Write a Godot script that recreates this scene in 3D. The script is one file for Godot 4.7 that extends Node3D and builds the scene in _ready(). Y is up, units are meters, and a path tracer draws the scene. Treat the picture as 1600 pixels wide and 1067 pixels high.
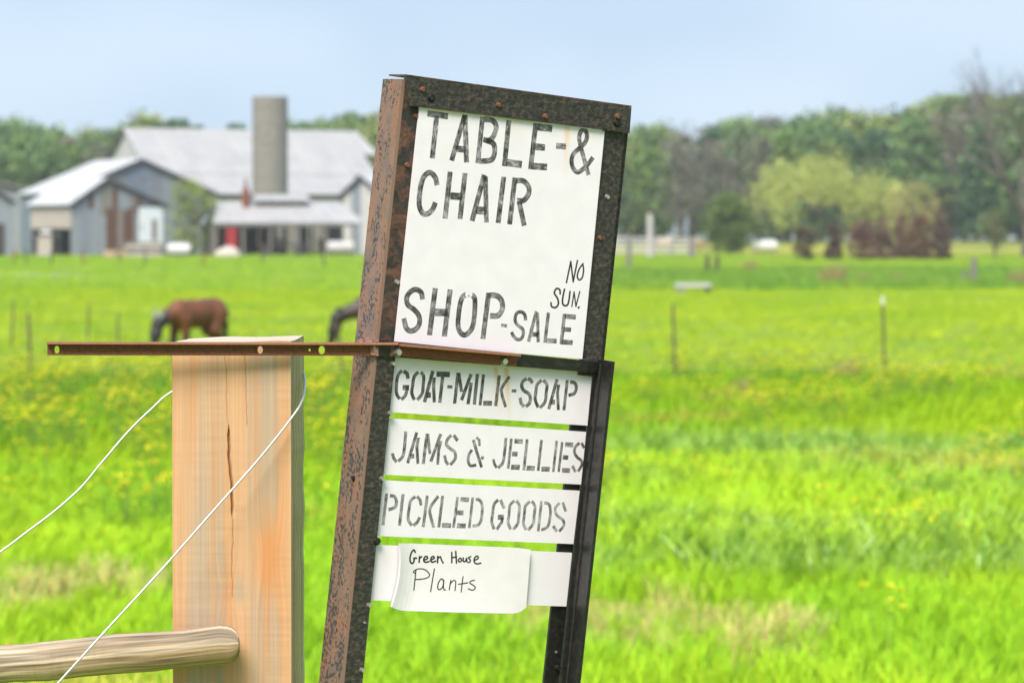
extends Node3D
# A roadside farm-shop sign, a fence post and a pasture with barns behind. Distances in metres, camera near the origin looking along -z.

const FOCAL := 5400.0            # focal length in photograph pixels (1600 wide)
const EYE := Vector3(0, 2.35, 0)
var view: Basis
var rng := RandomNumberGenerator.new()
var names := {}
var M := {}
const ORDINAL := ["first", "second", "third", "fourth", "fifth", "sixth", "seventh", "eighth", "ninth", "tenth", "eleventh", "twelfth", "thirteenth", "fourteenth", "fifteenth", "sixteenth", "seventeenth", "eighteenth", "nineteenth", "twentieth", "twenty-first", "twenty-second"]

# ---------------------------------------------------------------- mesh collector
class MB:
	var v := PackedVector3Array()
	var n := PackedVector3Array()
	var t := PackedVector2Array()
	var c := PackedColorArray()
	var col := Color(1, 1, 1)
	func tri(a: Vector3, b: Vector3, d: Vector3, out: Vector3, ua := Vector2.ZERO, ub := Vector2.ZERO, ud := Vector2.ZERO) -> void:
		var m := (b - a).cross(d - a)
		if m.length_squared() < 1e-16:
			return
		m = m.normalized()
		if m.dot(out) > 0.0:
			v.append_array([a, d, b]); t.append_array([ua, ud, ub])
		else:
			m = -m
			v.append_array([a, b, d]); t.append_array([ua, ub, ud])
		n.append_array([m, m, m]); c.append_array([col, col, col])
	func tri_n(a: Vector3, b: Vector3, d: Vector3, na: Vector3, nb: Vector3, nd: Vector3, ua := Vector2.ZERO, ub := Vector2.ZERO, ud := Vector2.ZERO) -> void:
		if (b - a).cross(d - a).dot(na + nb + nd) > 0.0:
			v.append_array([a, d, b]); t.append_array([ua, ud, ub]); n.append_array([na, nd, nb])
		else:
			v.append_array([a, b, d]); t.append_array([ua, ub, ud]); n.append_array([na, nb, nd])
		c.append_array([col, col, col])
	func quad(a: Vector3, b: Vector3, d: Vector3, e: Vector3, out: Vector3) -> void:
		tri(a, b, d, out); tri(a, d, e, out)
	# a flat convex polygon pushed along ext
	func prism(p: Array, ext: Vector3) -> void:
		var mid := Vector3.ZERO
		for q in p: mid += q
		mid = mid / p.size() + ext * 0.5
		for i in range(1, p.size() - 1):
			tri(p[0], p[i], p[i + 1], -ext)
			tri(p[0] + ext, p[i] + ext, p[i + 1] + ext, ext)
		for i in p.size():
			var a: Vector3 = p[i]
			var b: Vector3 = p[(i + 1) % p.size()]
			quad(a, b, b + ext, a + ext, (a + b) * 0.5 + ext * 0.5 - mid)
	func box(x: Transform3D, s: Vector3) -> void:      # centred in x and z, standing on y = 0
		var h := s * 0.5
		prism([x * Vector3(-h.x, 0, -h.z), x * Vector3(h.x, 0, -h.z), x * Vector3(h.x, 0, h.z), x * Vector3(-h.x, 0, h.z)], x.basis * Vector3(0, s.y, 0))
	func tube(p: Array, r: Array, sides: int, closed := true) -> void:
		var rings := []
		var len := 0.0
		var lens := []
		for i in p.size():
			if i > 0: len += (p[i] - p[i - 1]).length()
			lens.append(len)
			var d: Vector3 = (p[min(i + 1, p.size() - 1)] - p[max(i - 1, 0)]).normalized()
			var a := d.cross(Vector3.UP if absf(d.y) < 0.9 else Vector3.RIGHT).normalized()
			var b := a.cross(d).normalized()
			var ring := []
			for k in sides:
				var w := TAU * k / sides
				ring.append(a * cos(w) + b * sin(w))
			rings.append(ring)
		for i in p.size() - 1:
			for k in sides:
				var k2 := (k + 1) % sides
				var A: Vector3 = rings[i][k]
				var B: Vector3 = rings[i][k2]
				var C: Vector3 = rings[i + 1][k2]
				var D: Vector3 = rings[i + 1][k]
				var u0 := float(k) / sides
				var u1 := float(k + 1) / sides
				tri_n(p[i] + A * r[i], p[i] + B * r[i], p[i + 1] + C * r[i + 1], A, B, C, Vector2(u0, lens[i]), Vector2(u1, lens[i]), Vector2(u1, lens[i + 1]))
				tri_n(p[i] + A * r[i], p[i + 1] + C * r[i + 1], p[i + 1] + D * r[i + 1], A, C, D, Vector2(u0, lens[i]), Vector2(u1, lens[i + 1]), Vector2(u0, lens[i + 1]))
		if closed:
			for e in [0, p.size() - 1]:
				var o: Vector3 = (p[0] - p[1]) if e == 0 else (p[e] - p[e - 1])
				for k in range(1, sides - 1):
					tri(p[e] + rings[e][0] * r[e], p[e] + rings[e][k] * r[e], p[e] + rings[e][k + 1] * r[e], o, Vector2(0.5, 0), Vector2(0.6, 0), Vector2(0.6, 0.02))
	func mesh(smooth := false) -> ArrayMesh:
		var a := []
		a.resize(Mesh.ARRAY_MAX)
		a[Mesh.ARRAY_VERTEX] = v; a[Mesh.ARRAY_NORMAL] = n; a[Mesh.ARRAY_TEX_UV] = t; a[Mesh.ARRAY_COLOR] = c
		var m := ArrayMesh.new()
		m.add_surface_from_arrays(Mesh.PRIMITIVE_TRIANGLES, a)
		return m

# ---------------------------------------------------------------- naming and placing
func numbered(called: String) -> String:
	names[called] = names.get(called, -1) + 1
	return called if names[called] == 0 else "%s_%03d" % [called, names[called]]

func tag(o: Node, label: String, category: String, group := "") -> Node:
	o.set_meta("label", label); o.set_meta("category", category)
	if group: o.set_meta("group", group)
	return o

func kind(o: Node, k: String) -> Node:
	o.set_meta("kind", k)
	return o

func part(mb: MB, called: String, mat: Material, parent: Node) -> MeshInstance3D:
	var o := MeshInstance3D.new()
	o.mesh = mb.mesh(); o.material_override = mat
	o.name = called if parent != self else numbered(called)
	parent.add_child(o, true)
	return o

func thing(called: String, label: String, category: String, at_ := Vector3.ZERO, turn := 0.0, group := "") -> Node3D:
	var o := Node3D.new()
	o.name = numbered(called); add_child(o)
	o.position = at_; o.rotation.y = turn
	tag(o, label, category, group)
	return o

func copy(o: Node3D, at_: Vector3, turn: float, size: Vector3, label: String, group := "") -> Node3D:
	var r: Node3D = o.duplicate()
	var base := String(o.name)
	if base.right(4).begins_with("_") and base.right(3).is_valid_int(): base = base.left(-4)
	r.name = numbered(base); add_child(r)
	r.position = at_; r.rotation.y = turn; r.scale = size
	r.set_meta("label", label)
	if group: r.set_meta("group", group)
	return r

# a point on the ray of a photograph pixel, at a distance along the view axis
func at(px: float, py: float, depth: float) -> Vector3:
	return EYE + view * Vector3((px - 800.0) / FOCAL * depth, (533.5 - py) / FOCAL * depth, -depth)

func gy(x: float, d: float) -> float:           # ground height
	var h := 0.0
	if d < 14.0: h = 0.8 * (1.0 - smoothstep(5.5, 14.0, d))
	h += 0.9 * smoothstep(170.0, 345.0, d) + 1.2 * smoothstep(345.0, 480.0, d) + 0.06 * sin(x * 0.11 + d * 0.07) * smoothstep(60.0, 120.0, d)
	return h

func ground_at(px: float, d: float) -> Vector3:
	var x := (px - 800.0) / FOCAL * d
	return Vector3(x, gy(x, d), -d)

# ---------------------------------------------------------------- materials
func lin(r: float, g: float, b: float) -> Color:
	return Color(r, g, b).linear_to_srgb()

func std(col: Color, rough := 0.8, metal := 0.0) -> StandardMaterial3D:
	var m := StandardMaterial3D.new()
	m.albedo_color = col; m.roughness = rough; m.metallic = metal
	return m

func vertexed(rough := 0.8) -> StandardMaterial3D:
	var m := std(Color(1, 1, 1), rough)
	m.vertex_color_use_as_albedo = true
	return m

func noise_tex(size: int, freq: float, stops: Array, seed_: int, type := FastNoiseLite.TYPE_SIMPLEX_SMOOTH, oct := 5, normal := 0.0) -> NoiseTexture2D:
	var f := FastNoiseLite.new()
	f.seed = seed_; f.frequency = freq; f.noise_type = type; f.fractal_octaves = oct
	if type == FastNoiseLite.TYPE_CELLULAR: f.fractal_type = FastNoiseLite.FRACTAL_FBM
	var t := NoiseTexture2D.new()
	t.width = size; t.height = size; t.seamless = true; t.noise = f
	if normal > 0.0:
		t.as_normal_map = true; t.bump_strength = normal
	elif stops:
		var g := Gradient.new()
		var o := PackedFloat32Array()
		var c := PackedColorArray()
		for s in stops:
			o.append(s[0]); c.append(s[1])
		g.offsets = o; g.colors = c
		t.color_ramp = g
	return t

func mottled(stops: Array, freq: float, metres: float, seed_: int, rough := 0.8, bump := 0.0, metal := 0.0) -> StandardMaterial3D:
	var m := std(Color(1, 1, 1), rough, metal)
	m.albedo_texture = noise_tex(512, freq, stops, seed_)
	m.uv1_triplanar = true
	m.uv1_scale = Vector3.ONE / metres
	if bump > 0.0:
		m.normal_enabled = true
		m.normal_texture = noise_tex(512, freq * 1.5, [], seed_ + 7, FastNoiseLite.TYPE_SIMPLEX_SMOOTH, 4, bump)
	return m

func make_materials() -> void:
	M.rust_side = mottled([[0.0, lin(.04, .04, .042)], [0.30, lin(.07, .066, .066)], [0.345, lin(.20, .125, .11)], [0.40, lin(.30, .15, .115)], [0.62, lin(.35, .185, .14)], [0.68, lin(.27, .19, .17)], [0.72, lin(.12, .12, .125)], [0.9, lin(.07, .07, .075)]], 0.017, 0.20, 3, 0.75, 5.0)
	M.dark_steel = mottled([[0.0, lin(.012, .012, .012)], [0.42, lin(.018, .017, .016)], [0.52, lin(.045, .036, .03)], [0.60, lin(.022, .02, .019)], [0.72, lin(.07, .065, .06)], [0.85, lin(.11, .05, .03)]], 0.03, 0.11, 11, 0.5, 3.0)
	M.rust_flange = mottled([[0.0, lin(.014, .014, .014)], [0.44, lin(.022, .02, .02)], [0.5, lin(.07, .035, .025)], [0.62, lin(.13, .055, .035)], [0.75, lin(.06, .03, .024)], [0.9, lin(.16, .075, .05)]], 0.012, 0.16, 21, 0.65, 3.0)
	M.black_steel = mottled([[0.0, lin(.006, .006, .006)], [0.6, lin(.012, .011, .011)], [0.8, lin(.028, .024, .021)]], 0.02, 0.14, 31, 0.35, 1.5)
	M.rail_rust = mottled([[0.0, lin(.09, .03, .014)], [0.45, lin(.15, .05, .02)], [0.6, lin(.19, .065, .028)], [0.75, lin(.11, .038, .018)], [0.9, lin(.25, .10, .05)]], 0.03, 0.10, 41, 0.7, 2.0)
	M.bolt_rust = mottled([[0.0, lin(.04, .025, .018)], [0.4, lin(.11, .045, .02)], [0.6, lin(.20, .07, .025)], [0.85, lin(.14, .09, .065)]], 0.05, 0.02, 64, 0.7)
	M.rail_edge = mottled([[0.0, lin(.20, .08, .042)], [0.5, lin(.30, .13, .078)], [0.85, lin(.22, .09, .05)]], 0.03, 0.10, 43, 0.7)
	M.bolt_zinc = std(lin(.62, .62, .60), 0.28, 0.85)
	M.bolt_black = std(lin(.012, .012, .012), 0.4)
	M.wire = std(lin(.50, .51, .52), 0.42, 0.5)
	M.roof_white = mottled([[0.0, lin(.42, .43, .45)], [0.5, lin(.50, .515, .54)], [1.0, lin(.57, .575, .58)]], 0.01, 14.0, 51, 0.5)
	M.roof_pink = mottled([[0.0, lin(.29, .29, .30)], [0.5, lin(.355, .35, .36)], [1.0, lin(.40, .395, .395)]], 0.01, 16.0, 52, 0.5)
	M.tin_blue = mottled([[0.0, lin(.11, .145, .20)], [0.45, lin(.145, .185, .245)], [0.6, lin(.18, .21, .26)], [0.8, lin(.13, .14, .17)]], 0.014, 9.0, 53, 0.55)
	M.tin_grey = mottled([[0.0, lin(.17, .20, .24)], [0.5, lin(.25, .285, .33)], [0.8, lin(.22, .225, .23)]], 0.02, 8.0, 54, 0.55)
	M.old_white = mottled([[0.0, lin(.36, .36, .37)], [0.5, lin(.48, .48, .49)], [0.85, lin(.40, .38, .36)]], 0.02, 8.0, 55, 0.8)
	M.tan_wall = mottled([[0.0, lin(.36, .32, .28)], [0.5, lin(.50, .46, .41)], [0.8, lin(.42, .37, .32)]], 0.02, 5.0, 56, 0.85)
	M.white_door = std(lin(.62, .68, .74), 0.6)
	M.brown_board = mottled([[0.0, lin(.05, .024, .017)], [0.5, lin(.10, .045, .03)], [0.75, lin(.15, .075, .05)]], 0.02, 3.0, 57, 0.9)
	M.grey_board = mottled([[0.0, lin(.13, .12, .11)], [0.5, lin(.22, .205, .19)], [0.8, lin(.17, .15, .135)]], 0.02, 3.0, 58, 0.9)
	M.dark_wood = mottled([[0.0, lin(.03, .028, .026)], [0.6, lin(.06, .052, .046)]], 0.02, 3.0, 59, 0.9)
	M.concrete = mottled([[0.0, lin(.12, .115, .10)], [0.4, lin(.21, .20, .18)], [0.6, lin(.28, .265, .235)], [0.85, lin(.16, .15, .135)]], 0.02, 7.0, 60, 0.9)
	M.window_glass = std(lin(.02, .024, .028), 0.08)
	M.tin_pale = mottled([[0.0, lin(.16, .20, .26)], [0.5, lin(.21, .25, .31)], [0.8, lin(.20, .20, .21)]], 0.02, 6.0, 65, 0.5)
	M.tin_dull = mottled([[0.0, lin(.12, .14, .17)], [0.5, lin(.17, .195, .235)], [0.75, lin(.20, .16, .14)]], 0.02, 6.0, 66, 0.6)
	M.trim_dark = std(lin(.05, .045, .045), 0.8)
	M.white_plastic = std(lin(.50, .51, .53), 0.4)
	M.tan_stuff = std(lin(.42, .30, .20), 0.8)
	M.red_paint = std(lin(.32, .02, .025), 0.5)
	M.stove = std(lin(.19, .06, .035), 0.8)
	M.tpost = mottled([[0.0, lin(.05, .06, .05)], [0.5, lin(.10, .085, .06)], [0.8, lin(.15, .09, .06)]], 0.03, 0.3, 61, 0.8)
	M.tpost_tip = std(lin(.62, .66, .64), 0.6)
	M.leaf = vertexed(0.6)
	M.leaf.backlight = Color(0.35, 0.35, 0.2)
	M.grass = vertexed(0.6)
	M.grass.metallic_specular = 0.25
	M.grass_shiny = vertexed(0.36)
	M.grass_shiny.metallic_specular = 0.6
	M.grass.backlight = Color(0.6, 0.6, 0.4)
	M.grass_shiny.backlight = Color(0.5, 0.5, 0.3)
	M.petal = vertexed(0.5)
	M.petal.backlight = Color(0.6, 0.6, 0.1)
	M.bark = mottled([[0.0, lin(.06, .052, .045)], [0.6, lin(.13, .115, .10)], [0.85, lin(.19, .175, .16)]], 0.03, 1.5, 62, 0.95)
	M.coat = vertexed(0.55)
# ---------------------------------------------------------------- the sign
const YAW := 27.0
const TILT := -4.0
var sign_n: Vector3
var sign_u: Vector3
var sign_v: Vector3
var sign_o: Vector3

func setup_sign() -> void:
	var y := deg_to_rad(YAW)
	var t := deg_to_rad(TILT)
	sign_n = view * Vector3(sin(y) * cos(t), sin(t), cos(y) * cos(t))
	sign_o = at(780, 540, 4.0)
	var roll := deg_to_rad(-6.0)
	var u0 := Vector3.UP.cross(sign_n).normalized()
	var v0 := sign_n.cross(u0).normalized()
	sign_u = u0 * cos(roll) + v0 * sin(roll)
	sign_v = sign_n.cross(sign_u).normalized()

func on_sign(px: float, py: float, off := 0.0) -> Vector3:
	var r := view * Vector3((px - 800.0) / FOCAL, (533.5 - py) / FOCAL, -1.0)
	var o := sign_o + sign_n * off
	return EYE + r * ((o - EYE).dot(sign_n) / r.dot(sign_n))

func slab(called: String, pix: Array, front: float, thick: float, mat: Material, parent: Node) -> MeshInstance3D:
	var mb := MB.new()
	var p := []
	for q in pix: p.append(on_sign(q[0], q[1], front) - parent.position)
	mb.prism(p, -sign_n * thick)
	return part(mb, called, mat, parent)

# ---- lettering: strokes given in photograph pixels, inked into a board's own picture
class Ink:
	var w: int
	var h: int
	var paper := PackedFloat32Array()     # 0 bare .. 1 black
	var stain := PackedFloat32Array()
	var best := PackedFloat32Array()
	var streak := FastNoiseLite.new()
	var tone := FastNoiseLite.new()
	func _init(w_: int, h_: int, s: int) -> void:
		w = w_; h = h_
		paper.resize(w * h); stain.resize(w * h); best.resize(w * h)
		best.fill(1e9)
		streak.seed = s; streak.frequency = 1.0; streak.fractal_octaves = 2
		tone.seed = s + 3; tone.frequency = 0.02; tone.fractal_octaves = 3
	func stroke(p: Array, width: float, dark: float, uneven: float, round_ends: bool) -> void:
		var touched := PackedInt32Array()
		var across := {}
		var along := 0.0
		var half := width * 0.5
		var first: Vector2 = p[0]
		var last: Vector2 = p[-1]
		var e_first: Vector2 = (p[1] - p[0]).normalized()
		var e_last: Vector2 = (p[-1] - p[-2]).normalized()
		var shift := streak.get_noise_2d(p[0].x * 3.1, p[0].y * 2.7) * 40.0
		for i in p.size() - 1:
			var a: Vector2 = p[i]
			var b: Vector2 = p[i + 1]
			var d := b - a
			var len := d.length()
			if len < 0.01: continue
			var e := d / len
			for y in range(maxi(0, int(minf(a.y, b.y) - half - 2)), mini(h, int(maxf(a.y, b.y) + half + 3))):
				for x in range(maxi(0, int(minf(a.x, b.x) - half - 2)), mini(w, int(maxf(a.x, b.x) + half + 3))):
					var q := Vector2(x + 0.5, y + 0.5) - a
					var s := q.dot(e)
					if not round_ends:
						var g0 := Vector2(x + 0.5, y + 0.5) - first
						var g1 := Vector2(x + 0.5, y + 0.5) - last
						if (g0.dot(e_first) < -0.5 and g0.length() < half * 1.6) or (g1.dot(e_last) > 0.5 and g1.length() < half * 1.6): continue
					var side := q.x * e.y - q.y * e.x
					var dist := absf(side) if s >= 0.0 and s <= len else (q - e * clampf(s, 0.0, len)).length()
					if dist > half + 1.0: continue
					var k := y * w + x
					if best[k] > 1e8: touched.append(k)
					if dist < best[k]:
						best[k] = dist
						across[k] = Vector2(side, along + s)
			along += len
		for k in touched:
			var cover := 1.0 - smoothstep(half - 1.0, half + 1.0, best[k])
			var q: Vector2 = across[k]
			var g := streak.get_noise_2d(q.x * 0.28 + shift, q.y * 0.035 + shift) * 0.9 + streak.get_noise_2d(q.x * 0.9, q.y * 0.12 + shift) * 0.5
			g += tone.get_noise_2d(k % w, k / w) * 0.9
			var edge := smoothstep(half * 0.55, half, best[k]) * 0.12
			var a := cover * clampf(dark + edge + uneven * g, 0.18, 0.97)
			paper[k] = 1.0 - (1.0 - paper[k]) * (1.0 - a)
			best[k] = 1e9
	func drip(a: Vector2, b: Vector2, half: float, strength: float) -> void:
		for y in range(maxi(0, int(a.y)), mini(h, int(b.y))):
			var f := (y - a.y) / (b.y - a.y)
			var cx := lerpf(a.x, b.x, f) + tone.get_noise_2d(7.0, y * 0.7) * half * 0.6
			for x in range(maxi(0, int(cx - half * 2)), mini(w, int(cx + half * 2) + 1)):
				var s := exp(-pow((x - cx) / half, 2.0)) * (1.0 - f) * strength * (0.75 + 0.5 * streak.get_noise_2d(x * 0.3, y * 0.02))
				stain[y * w + x] = maxf(stain[y * w + x], s)
	func image(base: Color) -> Image:
		var im := Image.create(w, h, false, Image.FORMAT_RGB8)
		var data := PackedByteArray()
		data.resize(w * h * 3)
		for y in h:
			for x in w:
				var k := y * w + x
				var g := 1.0 + 0.018 * tone.get_noise_2d(x * 0.5, y * 0.5)
				var c := Color(base.r * g, base.g * g, base.b * g).lerp(Color(.86, .58, .30), clampf(stain[k], 0.0, 0.8))
				c = c.lerp(Color(.085, .085, .09), paper[k])
				data[k * 3] = int(clampf(c.r, 0, 1) * 255); data[k * 3 + 1] = int(clampf(c.g, 0, 1) * 255); data[k * 3 + 2] = int(clampf(c.b, 0, 1) * 255)
		return Image.create_from_data(w, h, false, Image.FORMAT_RGB8, data)

func smooth_line(p: Array) -> Array:
	if p.size() < 4: return p
	var out := []
	for i in p.size() - 1:
		var a: Vector2 = p[max(i - 1, 0)]
		var b: Vector2 = p[i]
		var c: Vector2 = p[i + 1]
		var d: Vector2 = p[min(i + 2, p.size() - 1)]
		for k in 5:
			out.append(b.cubic_interpolate(c, a, d, k / 5.0))
	out.append(p[-1])
	return out

# one painted board: pix = corner pixels TL, TR, BR, BL; strokes = [[x0, y0, scale, width, dark, uneven, points...], ...] traced on enlargements
func painted_board(called: String, pix: Array, front: float, thick: float, strokes: Array, drips: Array, base: Color, res: float, s: int, parent: Node, round_ends := false) -> MeshInstance3D:
	var P := []
	for q in pix: P.append(on_sign(q[0], q[1], front))
	var lo := Vector2(1e9, 1e9)
	var hi := Vector2(-1e9, -1e9)
	for q in P:
		var e := Vector2((q - sign_o).dot(sign_u), -(q - sign_o).dot(sign_v))
		lo = lo.min(e); hi = hi.max(e)
	var k := 1350.0 * res
	var ink := Ink.new(int((hi.x - lo.x) * k), int((hi.y - lo.y) * k), s)
	var to := func(px: float, py: float) -> Vector2:
		var q := on_sign(px, py, front) - sign_o
		return (Vector2(q.dot(sign_u), -q.dot(sign_v)) - lo) * k
	for st in strokes:
		var z: Array = st[0]
		var line := []
		for j in range(0, st[2].size(), 2):
			line.append(to.call(z[0] + st[2][j] / z[2], z[1] + st[2][j + 1] / z[2]))
		ink.stroke(smooth_line(line), st[1] * 1.07 / z[2] * res, z[3], z[4], round_ends or (st.size() > 3))
	for d in drips:
		ink.drip(to.call(d[0], d[1]), to.call(d[2], d[3]), d[4] * res, d[5])
	var mat := std(Color(1, 1, 1), 0.42)
	mat.albedo_texture = ImageTexture.create_from_image(ink.image(base))
	var mb := MB.new()
	var uv := []
	for q in P:
		var e := Vector2((q - sign_o).dot(sign_u), -(q - sign_o).dot(sign_v))
		uv.append((e - lo) / (hi - lo))
	var o: Vector3 = parent.position
	mb.tri(P[0] - o, P[1] - o, P[2] - o, sign_n, uv[0], uv[1], uv[2])
	mb.tri(P[0] - o, P[2] - o, P[3] - o, sign_n, uv[0], uv[2], uv[3])
	for i in 4:
		var a: Vector3 = P[i] - o
		var b: Vector3 = P[(i + 1) % 4] - o
		var e := -sign_n * thick
		mb.tri(a, b, b + e, (a + b) * 0.5 - (P[0] + P[2]) * 0.5 + o, Vector2(.01, .01), Vector2(.01, .01), Vector2(.01, .01))
		mb.tri(a, b + e, a + e, (a + b) * 0.5 - (P[0] + P[2]) * 0.5 + o, Vector2(.01, .01), Vector2(.01, .01), Vector2(.01, .01))
	var e2 := -sign_n * thick - o
	mb.tri(P[0] + e2, P[1] + e2, P[2] + e2, -sign_n, Vector2(.01, .01), Vector2(.01, .01), Vector2(.01, .01))
	mb.tri(P[0] + e2, P[2] + e2, P[3] + e2, -sign_n, Vector2(.01, .01), Vector2(.01, .01), Vector2(.01, .01))
	return part(mb, called, mat, parent)

func bolt(px: float, py: float, off: float, r: float, h: float, mat: Material, parent: Node, sides := 6) -> void:
	var mb := MB.new()
	var p: Vector3 = on_sign(px, py, off) - parent.position
	var n := sign_n
	mb.tube([p - n * 0.004, p, p + n * h * 0.2, p + n * h * 0.85, p + n * h], [r * 1.35, r * 1.35, r, r, r * 0.75], sides)
	part(mb, "bolt", mat, parent)

func build_sign() -> void:
	var foot := on_sign(455, 1950, 0)
	foot.y = 0.8
	var t := thing("shop_sign", "leaning steel-framed farm shop sign with white boards lettered in black stencil", "sign", foot)
	# left leg: an angle iron, front flange and a deeper side flange; legs run down into the bank
	var top := 122.0
	var end := 2650.0
	var ridge := func(y: float) -> float: return 633.0 + (y - 125.0) * (537.5 - 633.0) / 942.0
	var redge := func(y: float) -> float: return 661.0 + (y - 128.0) * (566.0 - 661.0) / 939.0
	var leg := MB.new()
	leg.prism([on_sign(ridge.call(top), top, 0.0045) - foot, on_sign(redge.call(top), top, 0.0045) - foot, on_sign(redge.call(end), end, 0.0045) - foot, on_sign(ridge.call(end), end, 0.0045) - foot], -sign_n * 0.004)
	var lg := part(leg, "leg", M.rust_flange, t)
	lg.set_meta("label", "rusty angle-iron leg with flaking pink primer on its side")
	var low := slab("lower_flange", [[ridge.call(548.0) + 0.6, 548], [redge.call(548.0), 548], [redge.call(end), end], [ridge.call(end) + 0.6, end]], 0.0055, 0.001, M.dark_steel, t)
	low.name = "flange_paint"
	var side := MB.new()
	var a := on_sign(ridge.call(top + 2), top + 2, 0.0045) - foot
	var b := on_sign(ridge.call(end), end, 0.0045) - foot
	var wa := -sign_n * 0.052
	var wb := -sign_n * 0.075
	var len := (b - a).length()
	for i in 40:            # the outer face carries the flaking primer, v in metres along the leg
		var f0 := i / 40.0
		var f1 := (i + 1) / 40.0
		var o := sign_u * -0.004
		var q0 := a.lerp(b, f0) + o
		var q1 := a.lerp(b, f1) + o
		var v0 := f0 * len / 0.8
		var v1 := f1 * len / 0.8
		side.tri(q0, q1, q1 + wa.lerp(wb, f1), -sign_u, Vector2(1, v0), Vector2(1, v1), Vector2(0, v1))
		side.tri(q0, q1 + wa.lerp(wb, f1), q0 + wa.lerp(wb, f0), -sign_u, Vector2(1, v0), Vector2(0, v1), Vector2(0, v0))
	side.quad(a, b, b + wb, a + wa, sign_u)
	side.quad(a, a + wa, a + wa - sign_u * 0.004, a - sign_u * 0.004, sign_v)
	side.quad(a, b, b - sign_u * 0.004, a - sign_u * 0.004, sign_n)
	side.quad(a + wa, b + wb, b + wb - sign_u * 0.004, a + wa - sign_u * 0.004, -sign_n)
	part(side, "side_flange", flaking_primer(), t)
	# right leg, upper angle iron
	slab("leg", [[944, 198], [982, 204], [941, 590], [905, 586]], 0.0045, 0.004, M.dark_steel, t)
	var fl := MB.new()
	a = on_sign(982, 204, 0.0045) - foot
	b = on_sign(941, 590, 0.0045) - foot
	fl.prism([a, b, b - sign_n * 0.045, a - sign_n * 0.045], sign_u * -0.004)
	part(fl, "back_flange", M.dark_steel, t)
	# right leg, lower black angle whose flange stands forward of the boards
	var cx := func(y: float) -> float: return 926.5 + (y - 566.0) * (873.0 - 926.5) / 501.0
	slab("leg", [[cx.call(572.0) - 24, 572], [cx.call(572.0), 572], [cx.call(end), end], [cx.call(end) - 21, end]], -0.004, 0.004, M.black_steel, t).set_meta("label", "black painted lower right leg")
	fl = MB.new()
	a = on_sign(cx.call(560.0), 560, -0.008) - foot
	b = on_sign(cx.call(end), end, -0.008) - foot
	fl.prism([a, b, b + sign_n * 0.046, a + sign_n * 0.046], sign_u * 0.004)
	part(fl, "front_flange", M.black_steel, t)
	fl = MB.new()
	a += sign_n * 0.020; b += sign_n * 0.020
	fl.tube([a - sign_v * 0.004, b], [0.0024, 0.0024], 6)
	part(fl, "rib", M.black_steel, t)
	# top bar and its bent lip
	slab("top_bar", [[634, 119], [987, 168], [984, 208], [640, 165]], 0.0125, 0.004, M.dark_steel, t)
	var lip := MB.new()
	a = on_sign(634, 118.5, 0.0125) - foot
	b = on_sign(987, 167.5, 0.0125) - foot
	lip.prism([a, b, b - sign_n * 0.046, a - sign_n * 0.046], sign_v * 0.0018)
	part(lip, "top_lip", M.rust_flange, t)
	# middle cross bar, carried round the left leg
	slab("cross_bar", [[592, 531], [941, 566], [940, 583], [591, 556]], 0.0095, 0.004, M.black_steel, t)
	var ret := MB.new()
	a = on_sign(592, 530, 0.0095) - foot
	b = on_sign(591, 556, 0.0095) - foot
	ret.prism([a, b, b - sign_n * 0.045, a - sign_n * 0.045], sign_u * -0.006)
	part(ret, "bar_return", M.rust_side, t)

	# lettered boards. z = [x, y, scale, darkness, unevenness] of the enlargement the strokes were traced on
	var A := [640.0, 160.0, 5.3375, 0.60, 0.44]
	var B := [790.0, 180.0, 5.3375, 0.60, 0.44]
	var C := [610.0, 430.0, 8.894, 0.60, 0.38]
	var D := [760.0, 400.0, 7.1125, 0.58, 0.42]
	var E := [760.0, 400.0, 7.1125, 0.93, 0.10]
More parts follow.
